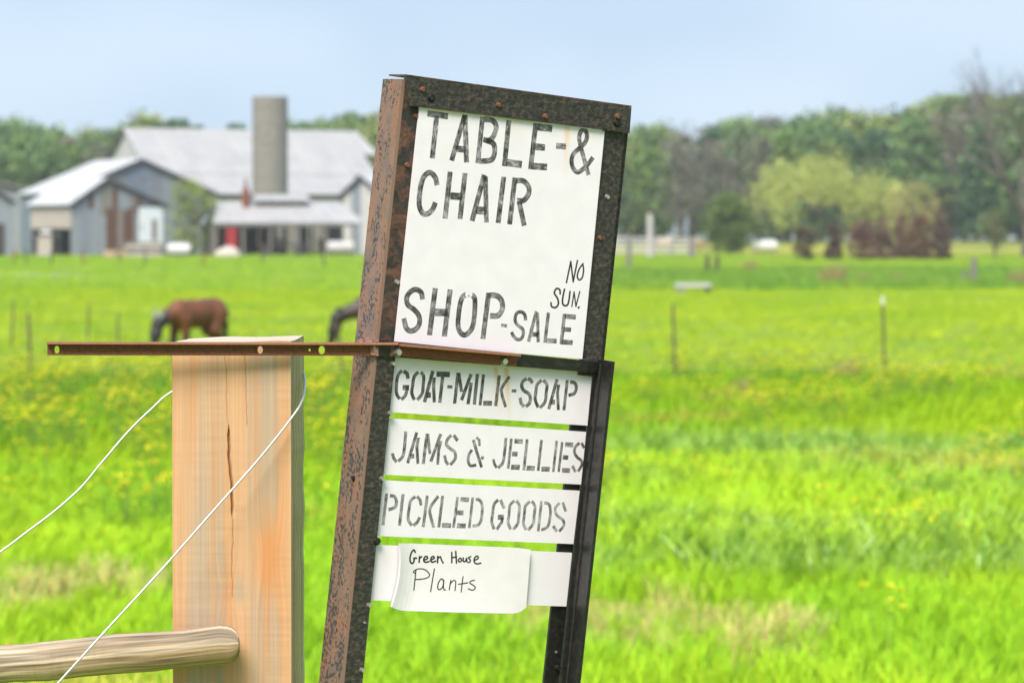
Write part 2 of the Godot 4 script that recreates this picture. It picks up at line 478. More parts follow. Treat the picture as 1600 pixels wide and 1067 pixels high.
	var big := [
		[A, 48, [148, 92, 318, 115]], [A, 42, [226, 110, 188, 466]],
		[A, 40, [460, 105, 350, 484]], [A, 42, [462, 105, 474, 500]], [A, 48, [385, 385, 470, 395]],
		[A, 40, [608, 122, 568, 508]], [A, 42, [625, 140, 690, 150, 722, 200, 705, 270, 665, 315, 615, 310]], [A, 42, [640, 318, 700, 345, 708, 420, 680, 480, 590, 490]],
		[A, 42, [828, 150, 790, 530]], [B, 55, [10, 395, 135, 412]],
		[B, 42, [252, 68, 208, 450]], [B, 55, [270, 98, 388, 112]], [B, 52, [232, 260, 328, 270]], [B, 52, [225, 425, 345, 432]],
		[B, 46, [422, 255, 502, 262]],
		[B, 36, [692, 498, 665, 400, 632, 280, 614, 190, 632, 130, 665, 128, 680, 175, 660, 232, 610, 280, 562, 330, 550, 390, 568, 450, 605, 475, 650, 445, 690, 405, 728, 352]],
		[A, 42, [228, 690, 212, 625, 168, 585, 118, 620, 92, 700, 80, 800, 82, 870, 112, 928, 155, 925, 192, 890, 214, 835]],
		[A, 42, [338, 578, 295, 968]], [A, 42, [462, 590, 420, 970]], [A, 55, [340, 780, 440, 785]],
		[A, 42, [622, 605, 520, 988]], [A, 40, [632, 620, 640, 1000]], [A, 60, [555, 898, 640, 905]],
		[A, 42, [785, 622, 738, 1005]],
		[B, 42, [78, 522, 33, 908]], [B, 42, [85, 545, 150, 550, 192, 600, 190, 660, 150, 710, 95, 712]], [B, 42, [115, 730, 155, 920]],
		[C, 68, [445, 335, 425, 240, 350, 198, 275, 232, 226, 310, 242, 410, 330, 480, 392, 560, 404, 660, 362, 740, 290, 775, 222, 740, 185, 600]],
		[C, 72, [622, 180, 542, 832]], [C, 72, [830, 200, 748, 850]], [C, 95, [620, 515, 790, 520]],
		[C, 68, [1092, 258, 1160, 300, 1175, 400, 1160, 620, 1120, 760, 1030, 830, 962, 780, 938, 660, 965, 420, 1005, 300, 1088, 258]],
		[C, 70, [1365, 245, 1285, 885]], [D, 58, [10, 440, 110, 440, 170, 500, 175, 590, 130, 660, 40, 665]],
		[D, 36, [165, 770, 228, 775]],
		[D, 36, [435, 715, 425, 650, 385, 620, 335, 640, 318, 710, 345, 765, 400, 810, 410, 870, 385, 920, 340, 925, 300, 890, 280, 845]],
		[D, 38, [555, 615, 468, 950]], [D, 36, [568, 630, 575, 955]], [D, 50, [510, 870, 575, 875]],
		[D, 38, [690, 630, 650, 962]], [D, 48, [665, 940, 780, 945]],
		[D, 40, [868, 645, 832, 980]], [D, 50, [870, 668, 992, 680]], [D, 46, [860, 815, 940, 820]], [D, 50, [840, 955, 958, 962]],
		[E, 17, [890, 295, 938, 62], 1], [E, 17, [938, 62, 965, 285], 1], [E, 17, [965, 285, 1012, 52], 1], [E, 17, [1075, 85, 1035, 140, 1010, 220, 1030, 265, 1065, 240, 1080, 160, 1072, 90], 1],
		[E, 19, [820, 420, 815, 375, 780, 362, 755, 410, 790, 470, 800, 530, 770, 572, 725, 560, 718, 520], 1], [E, 19, [868, 370, 848, 470, 850, 535, 885, 552, 912, 520, 930, 395], 1],
		[E, 14, [950, 560, 975, 400], 1], [E, 14, [975, 400, 995, 560], 1], [E, 14, [995, 560, 1038, 395], 1], [E, 22, [1024, 574, 1028, 572], 1]]
	painted_board("sign_board", [[656, 165], [945, 205], [910, 561], [617, 535]], 0.0085, 0.003, big,
		[[886, 196, 884, 275, 5, 0.5], [800, 183, 799, 225, 16, 0.16], [700, 170, 698, 196, 30, 0.12], [920, 202, 918, 225, 12, 0.14]], Color(.865, .842, .885), 2.2, 5, t)
	var G := [605.0, 560.0, 10.0, 0.70, 0.30]
	var H := [760.0, 570.0, 10.0, 0.62, 0.34]
	var goat := [
		[G, 50, [228, 190, 180, 240, 150, 330, 140, 480, 152, 570, 195, 630]], [G, 54, [255, 200, 308, 235, 326, 315]], [G, 74, [240, 455, 338, 455]], [G, 50, [316, 430, 305, 500, 280, 580, 218, 640]],
		[G, 50, [482, 215, 420, 285, 396, 420, 382, 540, 422, 645]], [G, 50, [526, 215, 568, 285, 560, 420, 545, 550, 468, 645]],
		[G, 54, [712, 195, 580, 680]], [G, 50, [735, 300, 722, 430, 735, 685]], [G, 80, [610, 575, 680, 570]],
		[G, 78, [770, 245, 975, 250]], [G, 52, [865, 280, 820, 690]], [G, 46, [940, 442, 1015, 445]],
		[G, 52, [1105, 225, 1052, 705]], [G, 50, [1118, 230, 1160, 520]], [G, 52, [1310, 245, 1160, 650]], [G, 52, [1312, 380, 1262, 715]],
		[G, 52, [1408, 240, 1360, 720]], [G, 48, [1505, 250, 1450, 730]], [H, 70, [-50, 600, 85, 602]],
		[H, 50, [200, 165, 145, 640]], [H, 46, [358, 185, 250, 345, 236, 430, 300, 658]], [H, 44, [395, 405, 465, 408]],
		[H, 52, [630, 215, 572, 260, 552, 330, 582, 400, 660, 450, 688, 520, 672, 600, 615, 650]], [H, 54, [652, 215, 690, 235, 718, 285]], [H, 50, [525, 515, 542, 600, 588, 655]],
		[H, 50, [862, 240, 792, 310, 774, 420, 762, 540, 808, 665]], [H, 50, [892, 240, 945, 310, 936, 420, 915, 580, 838, 670]],
		[H, 50, [1105, 225, 975, 690]], [H, 46, [1130, 310, 1112, 430, 1125, 705]], [H, 70, [1005, 585, 1070, 580]],
		[H, 48, [1265, 240, 1212, 708]], [H, 50, [1310, 270, 1380, 282, 1406, 360, 1370, 450, 1285, 475]]]
	painted_board("sign_board", [[607, 557], [926, 578], [918, 665], [597, 643]], 0.0, 0.0035, goat,
		[[775, 574, 777, 618, 4, 0.75], [791, 575, 796, 660, 4.5, 0.7], [777, 610, 782, 660, 7, 0.25], [700, 563, 700, 585, 40, 0.12]], Color(.865, .842, .885), 2.4, 15, t)
	var J := [600.0, 655.0, 10.0, 0.56, 0.34]
	var K := [760.0, 660.0, 10.0, 0.55, 0.36]
	var jams := [
		[J, 48, [338, 190, 318, 440, 292, 575, 222, 655]], [J, 46, [130, 535, 150, 610, 192, 668]],
		[J, 48, [510, 205, 368, 685]], [J, 46, [538, 290, 512, 430, 528, 695]], [J, 66, [400, 580, 470, 575]],
		[J, 48, [670, 225, 612, 695]], [J, 46, [682, 230, 715, 540]], [J, 48, [885, 230, 730, 660]], [J, 45, [890, 340, 852, 480, 838, 708]],
		[J, 46, [1050, 250, 988, 320, 976, 400, 1040, 465, 1108, 520, 1110, 620, 1035, 710]], [J, 50, [1088, 250, 1148, 335]], [J, 46, [945, 565, 962, 650, 1002, 712]],
		[J, 46, [1395, 325, 1440, 480, 1525, 752]], [J, 40, [1445, 285, 1488, 330, 1490, 415]], [J, 44, [1372, 480, 1322, 570, 1316, 660, 1352, 725, 1440, 715]], [J, 44, [1530, 625, 1545, 580]],
		[K, 46, [305, 245, 278, 520, 252, 640, 185, 708]], [K, 40, [105, 575, 125, 650, 160, 708]],
		[K, 42, [390, 255, 340, 720]], [K, 66, [440, 292, 565, 298]], [K, 66, [400, 492, 485, 495]], [K, 74, [388, 698, 520, 702]],
		[K, 46, [638, 265, 585, 745]], [K, 72, [630, 712, 755, 718]], [K, 44, [862, 275, 810, 755]], [K, 72, [862, 728, 990, 732]],
		[K, 42, [1100, 290, 1045, 770]], [K, 40, [1185, 310, 1130, 770]], [K, 68, [1232, 345, 1355, 352]], [K, 66, [1195, 545, 1278, 550]], [K, 68, [1185, 748, 1305, 752]],
		[K, 45, [1455, 320, 1388, 390, 1378, 470, 1420, 545, 1480, 590, 1495, 660, 1432, 765]], [K, 45, [1488, 320, 1528, 400]], [K, 45, [1345, 680, 1395, 772]]]
	painted_board("sign_board", [[598, 653], [916, 675], [908, 757], [590, 741]], 0.0, 0.0035, jams, [], Color(.865, .842, .885), 2.4, 25, t)
	var P := [590.0, 750.0, 10.0, 0.50, 0.32]
	var Q := [745.0, 750.0, 10.0, 0.46, 0.34]
	var pick := [
		[P, 48, [138, 210, 82, 700]], [P, 48, [192, 245, 260, 258, 292, 330, 270, 420, 168, 462]], [P, 48, [395, 220, 340, 710]],
		[P, 46, [588, 260, 515, 320, 490, 450, 475, 570, 490, 650, 535, 705]], [P, 46, [615, 255, 662, 310, 680, 392]], [P, 46, [655, 580, 620, 655, 560, 708]],
		[P, 46, [775, 245, 712, 730]], [P, 46, [945, 252, 832, 410, 815, 510, 875, 738]], [P, 46, [1015, 250, 955, 735]], [P, 68, [1005, 705, 1145, 708]],
		[P, 42, [1250, 262, 1185, 738]], [P, 66, [1295, 302, 1425, 308]], [P, 68, [1225, 508, 1340, 510]], [P, 68, [1240, 710, 1375, 714]],
		[P, 42, [1485, 275, 1432, 745]], [Q, 44, [-15, 300, 45, 315, 82, 400, 72, 600, 20, 700, -65, 715]],
		[Q, 46, [332, 310, 268, 380, 248, 520, 234, 650, 268, 765]], [Q, 46, [368, 310, 428, 440]], [Q, 72, [330, 580, 422, 575]], [Q, 46, [402, 570, 388, 660, 310, 768]],
		[Q, 45, [588, 325, 518, 395, 502, 550, 488, 660, 528, 768]], [Q, 45, [618, 325, 665, 400, 656, 560, 640, 680, 568, 768]],
		[Q, 45, [828, 335, 758, 410, 742, 560, 728, 670, 768, 778]], [Q, 45, [862, 330, 906, 410, 896, 560, 880, 680, 802, 778]],
		[Q, 42, [1010, 330, 960, 795]], [Q, 44, [1055, 352, 1128, 380, 1152, 480, 1136, 640, 1095, 740, 1008, 775]],
		[Q, 42, [1292, 360, 1232, 430, 1232, 520, 1290, 580, 1350, 630, 1360, 710, 1288, 800]], [Q, 44, [1342, 350, 1392, 490]], [Q, 46, [1195, 715, 1248, 802]]]
	painted_board("sign_board", [[588, 750], [906, 767], [896, 850], [580, 837]], 0.0, 0.0035, pick, [], Color(.865, .842, .885), 2.4, 35, t)
	painted_board("sign_board", [[578, 851.5], [894, 864], [885, 947.5], [568, 937.5]], 0.0, 0.0035, [], [], Color(.855, .832, .87), 1.0, 45, t)
	build_sheet(t)

	for q in [[660, 140, 0.0125, M.bolt_rust], [779, 164, 0.0125, M.bolt_rust], [852, 182, 0.0125, M.bolt_rust], [965, 182, 0.0125, M.bolt_rust],
			[649, 181, 0.0045, M.bolt_rust], [636, 258, 0.0045, M.bolt_rust], [620, 441, 0.0045, M.bolt_zinc], [949, 308, 0.0045, M.bolt_zinc], [937, 372, 0.0045, M.bolt_rust]]:
		bolt(q[0], q[1], q[2], 0.0029, 0.0028, q[3], t)
	for q in [[614, 568], [610, 646], [597, 748], [577, 946], [566, 1047]]:
		bolt(q[0] - 1, q[1], 0.0055, 0.0026, 0.004, M.bolt_zinc, t, 8)
	for q in [[674, 153, 0.0125], [964, 192, 0.0125], [589, 846, 0.0055], [941, 577, 0.0095]]:
		bolt(q[0], q[1], q[2], 0.0036, 0.002, M.bolt_black, t, 8)
	bolt(569, 973, 0.0055, 0.0014, 0.002, M.bolt_zinc, t, 8)
	bolt(869, 1019, -0.004, 0.0014, 0.002, M.bolt_zinc, t, 8)
	bolt(871, 1044, -0.004, 0.0034, 0.003, M.bolt_black, t, 8)
	# two dark bolts on the side flange
	for q in [[583, 560], [549, 748]]:
		var mb := MB.new()
		var c := on_sign(q[0] + 8, q[1], -0.016) - foot - sign_u * 0.0035
		mb.tube([c, c - sign_u * 0.0018], [0.0036, 0.003], 8)
		part(mb, "bolt", M.bolt_black, t)

# pinkish primer that has flaked off the steel in clusters, mostly along the back edge
func flaking_primer() -> StandardMaterial3D:
	var w := 160
	var h := 1600
	var n := FastNoiseLite.new()
	n.seed = 33; n.frequency = 1.0; n.fractal_octaves = 4
	var c := FastNoiseLite.new()
	c.seed = 34; c.frequency = 1.0; c.fractal_octaves = 2
	var data := PackedByteArray()
	data.resize(w * h * 3)
	var bump := PackedByteArray()
	bump.resize(w * h)
	for y in h:
		for x in w:
			var u := float(x) / w
			var v := float(y) / h
			var fine := n.get_noise_2d(u * 8.0, v * 105.0)
			var grit := c.get_noise_2d(x * 0.45, y * 0.45)
			var patch := c.get_noise_2d(u * 1.8 + 9.0, v * 13.0) + 0.34 * smoothstep(0.1, 0.7, v) + 0.30 * (0.38 - u)
			var flake := smoothstep(0.22, 0.46, fine * 0.9 + patch * 0.55 + grit * 0.22) * 0.9
			var tone := n.get_noise_2d(u * 2.0 + 40.0, v * 22.0)
			var k := Color(.525, .415, .365).lerp(Color(.455, .385, .360), clampf(0.5 + tone * 1.4, 0, 1)).lerp(Color(.56, .39, .305), clampf(n.get_noise_2d(u * 2.5 + 80.0, v * 9.0) * 1.6, 0, 1))
			k = k * (1.0 + 0.10 * grit)
			var steel := Color(.36, .35, .36).lerp(Color(.22, .21, .215), clampf(0.5 + fine * 1.2 + grit, 0, 1))
			k = k.lerp(steel, flake)
			if grit < -0.52: k = k * 0.55
			var i := y * w + x
			data[i * 3] = int(clampf(k.r, 0, 1) * 255); data[i * 3 + 1] = int(clampf(k.g, 0, 1) * 255); data[i * 3 + 2] = int(clampf(k.b, 0, 1) * 255)
			bump[i] = int(clampf(0.6 - 0.4 * flake + grit * 0.15, 0, 1) * 255)
	var m := std(Color(1, 1, 1), 0.72)
	m.albedo_texture = ImageTexture.create_from_image(Image.create_from_data(w, h, false, Image.FORMAT_RGB8, data))
	var b := Image.create_from_data(w, h, false, Image.FORMAT_L8, bump)
	b.convert(Image.FORMAT_RGBA8)
	b.bump_map_to_normal_map(3.0)
	m.normal_enabled = true
	m.normal_texture = ImageTexture.create_from_image(b)
	return m

# the hand-written sheet taped over the lowest board: its left side stands off in a soft curl
func build_sheet(t: Node3D) -> void:
	var z := [575.0, 840.0, 8.894]
	var y := [735.0, 840.0, 8.206]
	var ink := [
		[z, 25, [650, 200, 628, 170, 592, 210, 572, 290, 585, 345, 620, 350, 636, 300, 630, 284, 668, 284]],
		[z, 24, [712, 262, 705, 340]], [z, 22, [706, 292, 742, 262]],
		[z, 23, [775, 310, 820, 290, 815, 262, 785, 268, 768, 310, 790, 340, 845, 330]], [z, 23, [875, 305, 915, 285, 905, 260, 876, 275, 868, 315, 890, 340, 935, 325]],
		[z, 24, [965, 260, 962, 345]], [z, 22, [964, 292, 1000, 264, 1015, 305, 1040, 350]],
		[z, 23, [1160, 205, 1160, 345]], [z, 22, [1165, 278, 1225, 266]], [z, 23, [1215, 192, 1225, 352]],
		[z, 21, [1278, 283, 1250, 310, 1265, 335, 1295, 320, 1290, 290, 1272, 284]], [z, 21, [1320, 280, 1320, 325, 1345, 330, 1365, 285]], [z, 21, [1365, 285, 1370, 335]],
		[z, 20, [1425, 262, 1392, 280, 1418, 310, 1412, 335, 1388, 345]], [y, 20, [45, 292, 95, 265, 85, 235, 50, 260, 45, 310, 80, 335, 130, 325]],
		[z, 17, [630, 725, 660, 450]], [z, 16, [655, 480, 640, 490, 626, 465, 700, 432, 790, 445, 850, 510, 820, 555, 735, 575, 650, 580]],
		[z, 17, [918, 432, 862, 745]], [z, 17, [1045, 600, 1015, 570, 975, 620, 960, 690, 985, 720, 1030, 680, 1048, 590]], [z, 17, [1048, 590, 1040, 690, 1052, 720, 1066, 724]],
		[z, 16, [1145, 590, 1120, 720]], [z, 16, [1130, 655, 1165, 605, 1195, 592, 1213, 620, 1200, 730]], [z, 16, [1315, 540, 1285, 750]], [z, 16, [1250, 645, 1380, 625]],
		[y, 15, [45, 545, 0, 556, -12, 580, 40, 615, 55, 645, 20, 670, -35, 652]]]
	var lo := Vector2(1e9, 1e9)
	var hi := Vector2(-1e9, -1e9)
	var o := on_sign(720, 903, 0.004)
	for q in [[606, 846], [832, 858], [826, 960], [600, 957]]:
		var d := on_sign(q[0], q[1], 0.004) - o
		var e := Vector2(d.dot(sign_u), -d.dot(sign_v))
		lo = lo.min(e); hi = hi.max(e)
	var k := 1350.0 * 3.0
	var im := Ink.new(int((hi.x - lo.x) * k), int((hi.y - lo.y) * k), 77)
	for st in ink:
		var line := []
		for j in range(0, st[2].size(), 2):
			var d := on_sign(st[0][0] + st[2][j] / st[0][2], st[0][1] + st[2][j + 1] / st[0][2], 0.004) - o
			line.append((Vector2(d.dot(sign_u), -d.dot(sign_v)) - lo) * k)
		im.stroke(smooth_line(line), st[1] / st[0][2] * 3.0, 0.93, 0.08, true)
	var mat := std(Color(1, 1, 1), 0.5)
	mat.albedo_texture = ImageTexture.create_from_image(im.image(Color(.865, .842, .87)))
	var mb := MB.new()
	var nx := 28
	var ny := 14
	var foot: Vector3 = t.position
	var pts := []
	for j in ny + 1:
		for i in nx + 1:
			var s := float(i) / nx
			var r := float(j) / ny
			# outline in pixels: left edge bows, lower corners are rounded off
			var left := 622.0 + 2.5 * sin(r * PI) - 13.0 * r * r
			var right := 829.0 - 7.0 * r
			var x := lerpf(left, right, s)
			var yt := 848.0 + (x - 620.0) * 0.041
			var yb := 953.5 + (x - 607.0) * 0.025
			var ca := maxf(0.0, 1.0 - s * 9.0)
			var cb := maxf(0.0, (s - 0.90) / 0.10)
			yb -= 6.0 * ca * ca + 10.0 * cb * cb
			yt += 2.0 * cb
			var lift := 0.0045 + 0.0045 * pow(maxf(0.0, 1.0 - s * 6.0), 2.0) + 0.003 * pow(r, 3.0) * sin(s * PI)
			var p := on_sign(x, lerpf(yt, yb, r), 0.004)
			var e := p - o
			pts.append([p - foot + sign_n * (lift - 0.004), (Vector2(e.dot(sign_u), -e.dot(sign_v)) - lo) / (hi - lo)])
	var w := nx + 1
	for j in ny:
		for i in nx:
			var a: Array = pts[j * w + i]
			var b: Array = pts[j * w + i + 1]
			var c: Array = pts[(j + 1) * w + i + 1]
			var d: Array = pts[(j + 1) * w + i]
			mb.tri(a[0], b[0], c[0], sign_n, a[1], b[1], c[1])
			mb.tri(a[0], c[0], d[0], sign_n, a[1], c[1], d[1])
	# returned left edge, folding back to the board
	for j in ny:
		var a: Array = pts[j * w]
		var d: Array = pts[(j + 1) * w]
		var back := -sign_n * 0.0065 + sign_u * 0.001
		mb.tri(a[0], d[0], d[0] + back, -sign_u, a[1], d[1], d[1]); mb.tri(a[0], d[0] + back, a[0] + back, -sign_u, a[1], d[1], a[1])
	part(mb, "handwritten_sheet", mat, t).set_meta("label", "white sheet hand-lettered Green House Plants, curling off its board")
# ---------------------------------------------------------------- foreground fence
func wood_image(w: int, h: int, s: int, cols: Array, knots: Array, grain: float, contrast := 0.06) -> ImageTexture:
	var n := FastNoiseLite.new()
	n.seed = s; n.frequency = 1.0; n.fractal_octaves = 3
	var wide := FastNoiseLite.new()
	wide.seed = s + 1; wide.frequency = 1.0; wide.fractal_octaves = 2
	var data := PackedByteArray()
	data.resize(w * h * 3)
	for y in h:
		for x in w:
			var u := float(x) / w
			var v := float(y) / h
			var bend := 0.0
			var spot := 0.0
			for k in knots:
				var dx: float = (u - k[0]) / k[2]
				var dy: float = (v - k[1]) / k[3]
				var g := exp(-dx * dx - dy * dy)
				bend += g * dx * 0.9
				spot = maxf(spot, g * k[4])
			var band := wide.get_noise_2d(u * 2.6 + bend + s, v * 0.6) * 0.62 + 0.5
			var fine := n.get_noise_2d(u * grain + bend * 3.0, v * 3.0) + 0.6 * n.get_noise_2d(u * grain * 2.7 + bend * 6.0, v * 9.0)
			var saw := n.get_noise_2d(3.0 + u * 0.6, v * 150.0) * 0.05 * clampf(0.4 + 1.6 * wide.get_noise_2d(u * 3.0 + 60.0, v * 9.0), 0.0, 1.0)
			var c: Color = cols[0].lerp(cols[1], smoothstep(0.36, 0.64, band))
			c = c.lerp(cols[2], clampf(spot + maxf(0.0, n.get_noise_2d(u * 5.0 + 31.0, v * 2.4)) * 0.75, 0.0, 1.0))
			var f := 1.0 + contrast * fine + saw
			var k2 := (y * w + x) * 3
			data[k2] = int(clampf(c.r * f, 0, 1) * 255); data[k2 + 1] = int(clampf(c.g * f, 0, 1) * 255); data[k2 + 2] = int(clampf(c.b * f, 0, 1) * 255)
	return ImageTexture.create_from_image(Image.create_from_data(w, h, false, Image.FORMAT_RGB8, data))

func crack_depth(px: float, py: float) -> float:
	var c1: float
	if py < 680.0: c1 = lerpf(352.0, 356.6, (py - 555.0) / 125.0)
	elif py < 803.0: c1 = lerpf(356.6, 363.3, (py - 680.0) / 123.0)
	else: c1 = 363.3 - (py - 803.0) * 0.012
	c1 += sin(py * 0.21) * 0.5 + sin(py * 0.077) * 0.8
	var w1 := 0.14 if py < 664.0 else 0.18
	if py > 664.0 and py < 806.0: w1 = 0.3 + 1.1 * minf(1.0, minf(py - 664.0, 806.0 - py) / 14.0)
	elif py > 930.0: w1 = 0.0
	var c2 := 384.0 + (py - 555.0) * 0.02 + sin(py * 0.3) * 0.4
	var w2 := 0.8 if py < 640.0 else maxf(0.0, 0.8 - (py - 640.0) * 0.02)
	var d := 0.0
	if w1 > 0.0: d = maxf(d, 0.006 * clampf(1.6 - absf(px - c1) / maxf(w1, 0.5), 0.0, 1.0) * minf(1.0, w1))
	if w2 > 0.0: d = maxf(d, 0.0012 * clampf(1.6 - absf(px - c2) / w2, 0.0, 1.0))
	return d

func build_post() -> void:
	var corner := at(268, 536, 3.943)
	var t := thing("fence_post", "thick sawn wooden fence post with a crack down its face", "fence post", Vector3(corner.x, 0.75, corner.z), deg_to_rad(-2.5))
	var H := corner.y - 0.75
	var w := 0.1362
	var dep := 0.142
	var px0 := 268.0
	var mat := std(Color(1, 1, 1), 0.8)
	mat.albedo_texture = wood_image(320, 1200, 4, [lin(.50, .295, .165), lin(.385, .285, .205), lin(.49, .215, .085)], [[0.82, 0.165, 0.09, 0.030, 0.9], [0.48, 0.19, 0.08, 0.02, 0.25], [0.76, 0.49, 0.10, 0.02, 0.7]], 26.0)
	var m2 := std(Color(1, 1, 1), 0.95)
	m2.albedo_texture = wood_image(160, 900, 9, [lin(.40, .345, .15), lin(.52, .455, .27), lin(.28, .26, .10)], [[0.4, 0.3, 0.3, 0.02, 0.4]], 16.0, 0.3)
	var m3 := mottled([[0.0, lin(.40, .345, .27)], [0.5, lin(.52, .46, .38)], [0.8, lin(.44, .36, .27)]], 0.03, 0.1, 93, 0.9, 4.0)
	# sawn face with its cracks
	var xs := []
	var x := 0.0
	while x < 187.0:
		xs.append(x)
		x += 0.8 if (x > 77.0 and x < 126.0) else 5.0
	xs.append(187.0)
	var ys := []
	var y := 0.0
	while y < 560.0:
		ys.append(y); y += 6.0
	ys.append(H * 1353.0)
	var face := MB.new()
	var top_dip := func(u: float, v: float) -> float: return 0.0022 * sin(u * 1.9 - 0.2) + 0.0007 * sin(u * 9.0 + v * 5.0) + 0.002 * v
	var rows := []
	for j in ys.size():
		var row := []
		for i in xs.size():
			var u: float = xs[i] / 187.0
			var yy: float = H - ys[j] / 1353.0
			if j == 0: yy += top_dip.call(u, 0.0)
			row.append([Vector3(u * w, yy, -crack_depth(px0 + xs[i], 536.0 + ys[j])), Vector2(u, 1.0 - yy / H)])
		rows.append(row)
	for j in ys.size() - 1:
		for i in xs.size() - 1:
			var a: Array = rows[j][i]
			var b: Array = rows[j][i + 1]
			var c: Array = rows[j + 1][i + 1]
			var d: Array = rows[j + 1][i]
			face.tri(a[0], b[0], c[0], Vector3.BACK, a[1], b[1], c[1])
			face.tri(a[0], c[0], d[0], Vector3.BACK, a[1], c[1], d[1])
	part(face, "sawn_face", mat, t)
	# weathered flanks and back, slightly waney
	var side := MB.new()
	var flank := []
	var n := 60
	for j in n + 1:
		var yy := H - H * j / n
		var wob := 0.0009 * sin(j * 1.7) + 0.0008 * sin(j * 4.1)
		flank.append([Vector3(w, yy, 0), Vector3(w + 0.0015 + wob, yy, -dep * 0.35), Vector3(w + wob * 0.7, yy, -dep), Vector3(0, yy, -dep), Vector3(0, yy, 0)])
	for j in n:
		for i in 4:
			var a: Vector3 = flank[j][i]
			var b: Vector3 = flank[j][i + 1]
			var c: Vector3 = flank[j + 1][i + 1]
			var d: Vector3 = flank[j + 1][i]
			if j == 0:
				a.y += top_dip.call(a.x / w, -a.z / dep); b.y += top_dip.call(b.x / w, -b.z / dep)
			var out: Vector3 = (a + b) * 0.5 - Vector3(w * 0.5, (a.y + b.y) * 0.5, -dep * 0.5)
			var v0 := float(j) / n
			var v1 := float(j + 1) / n
			side.tri(a, b, c, out, Vector2(i * 0.3, v0), Vector2(i * 0.3 + 0.5, v0), Vector2(i * 0.3 + 0.5, v1))
			side.tri(a, c, d, out, Vector2(i * 0.3, v0), Vector2(i * 0.3 + 0.5, v1), Vector2(i * 0.3, v1))
	part(side, "weathered_sides", m2, t).set_meta("label", "weathered greenish side of the post")
	var cap := MB.new()
	for j in 6:
		for i in 10:
			var q := []
			for k in [[0, 0], [1, 0], [1, 1], [0, 1]]:
				var u: float = (i + k[0]) / 10.0
				var v: float = (j + k[1]) / 6.0
				q.append(Vector3(u * w, H + top_dip.call(u, v), -v * dep))
			cap.quad(q[0], q[1], q[2], q[3], Vector3.UP)
	part(cap, "end_grain", m3, t).set_meta("label", "pale sawn top of the post")

	# round rail butted on the face
	var rw := std(Color(1, 1, 1), 0.85)
	rw.albedo_texture = wood_image(256, 512, 14, [lin(.39, .275, .155), lin(.31, .25, .18), lin(.15, .095, .05)], [[0.25, 0.44, 0.02, 0.016, 1.0], [0.3, 0.7, 0.02, 0.012, 1.0], [0.22, 0.2, 0.03, 0.01, 0.8]], 14.0, 0.38)
	rw.uv1_scale = Vector3(1, 1.3, 1)
	var a := at(-420, 1076, 3.915)
	var e := at(345, 1008, 3.919)
	var dir := (e - a).normalized()
	var rail := MB.new()
	var P := []
	var R := []
	var len := (e - a).length()
	for i in 15:
		var f := i / 14.0
		P.append(a + dir * len * f - a + Vector3(0, 0.0008 * sin(i * 1.9), 0)); R.append(0.0222 + 0.0006 * sin(i * 1.3) + 0.0007 * sin(i * 3.7))
	for q in [[0.008, 0.0218], [0.014, 0.0195], [0.0185, 0.015], [0.0205, 0.008]]:
		P.append(dir * (len + q[0])); R.append(q[1])
	rail.tube(P, R, 24)
	var rl := part(rail, "round_rail", rw, self)
	rl.position = a
	tag(rl, "weathered round wooden rail butting against the sawn fence post", "fence rail")
	# smooth wire, wrapped once round the post
	var wire := MB.new()
	var W := []
	for q in [[-260, 1040, 4.02], [-120, 946, 4.06], [0, 862, 4.09], [40, 832, 4.10], [75, 806, 4.11], [105, 781, 4.118], [130, 757, 4.124], [158, 723, 4.13], [200, 674, 4.14], [236, 639, 4.146], [268, 612, 4.15], [330, 585, 4.152], [400, 572, 4.15], [455, 572, 4.146],
			[471, 578, 4.13], [475.5, 590, 4.10], [476, 603, 4.06], [474, 618, 4.02], [469, 632, 3.987], [463, 642, 3.978], [440, 673, 3.972], [400, 722, 3.965], [340, 790, 3.95], [250, 892, 3.93], [150, 1001, 3.90], [90, 1067, 3.885], [-60, 1232, 3.85]]:
		W.append(at(q[0], q[1], q[2] - 0.047))
	var C := Curve3D.new()
	for i in W.size():
		var tan_: Vector3 = (W[min(i + 1, W.size() - 1)] - W[max(i - 1, 0)]) / 6.0
		C.add_point(W[i], -tan_, tan_)
	C.bake_interval = 0.012
	var pts := Array(C.get_baked_points())
	var o: Vector3 = pts[0]
	var rad := []
	for i in pts.size():
		pts[i] -= o; rad.append(0.0014)
	wire.tube(pts, rad, 8)
	var wi := part(wire, "fence_wire", M.wire, self)
	wi.position = o
	tag(wi, "pale galvanised wire looped round the wooden fence post", "wire")

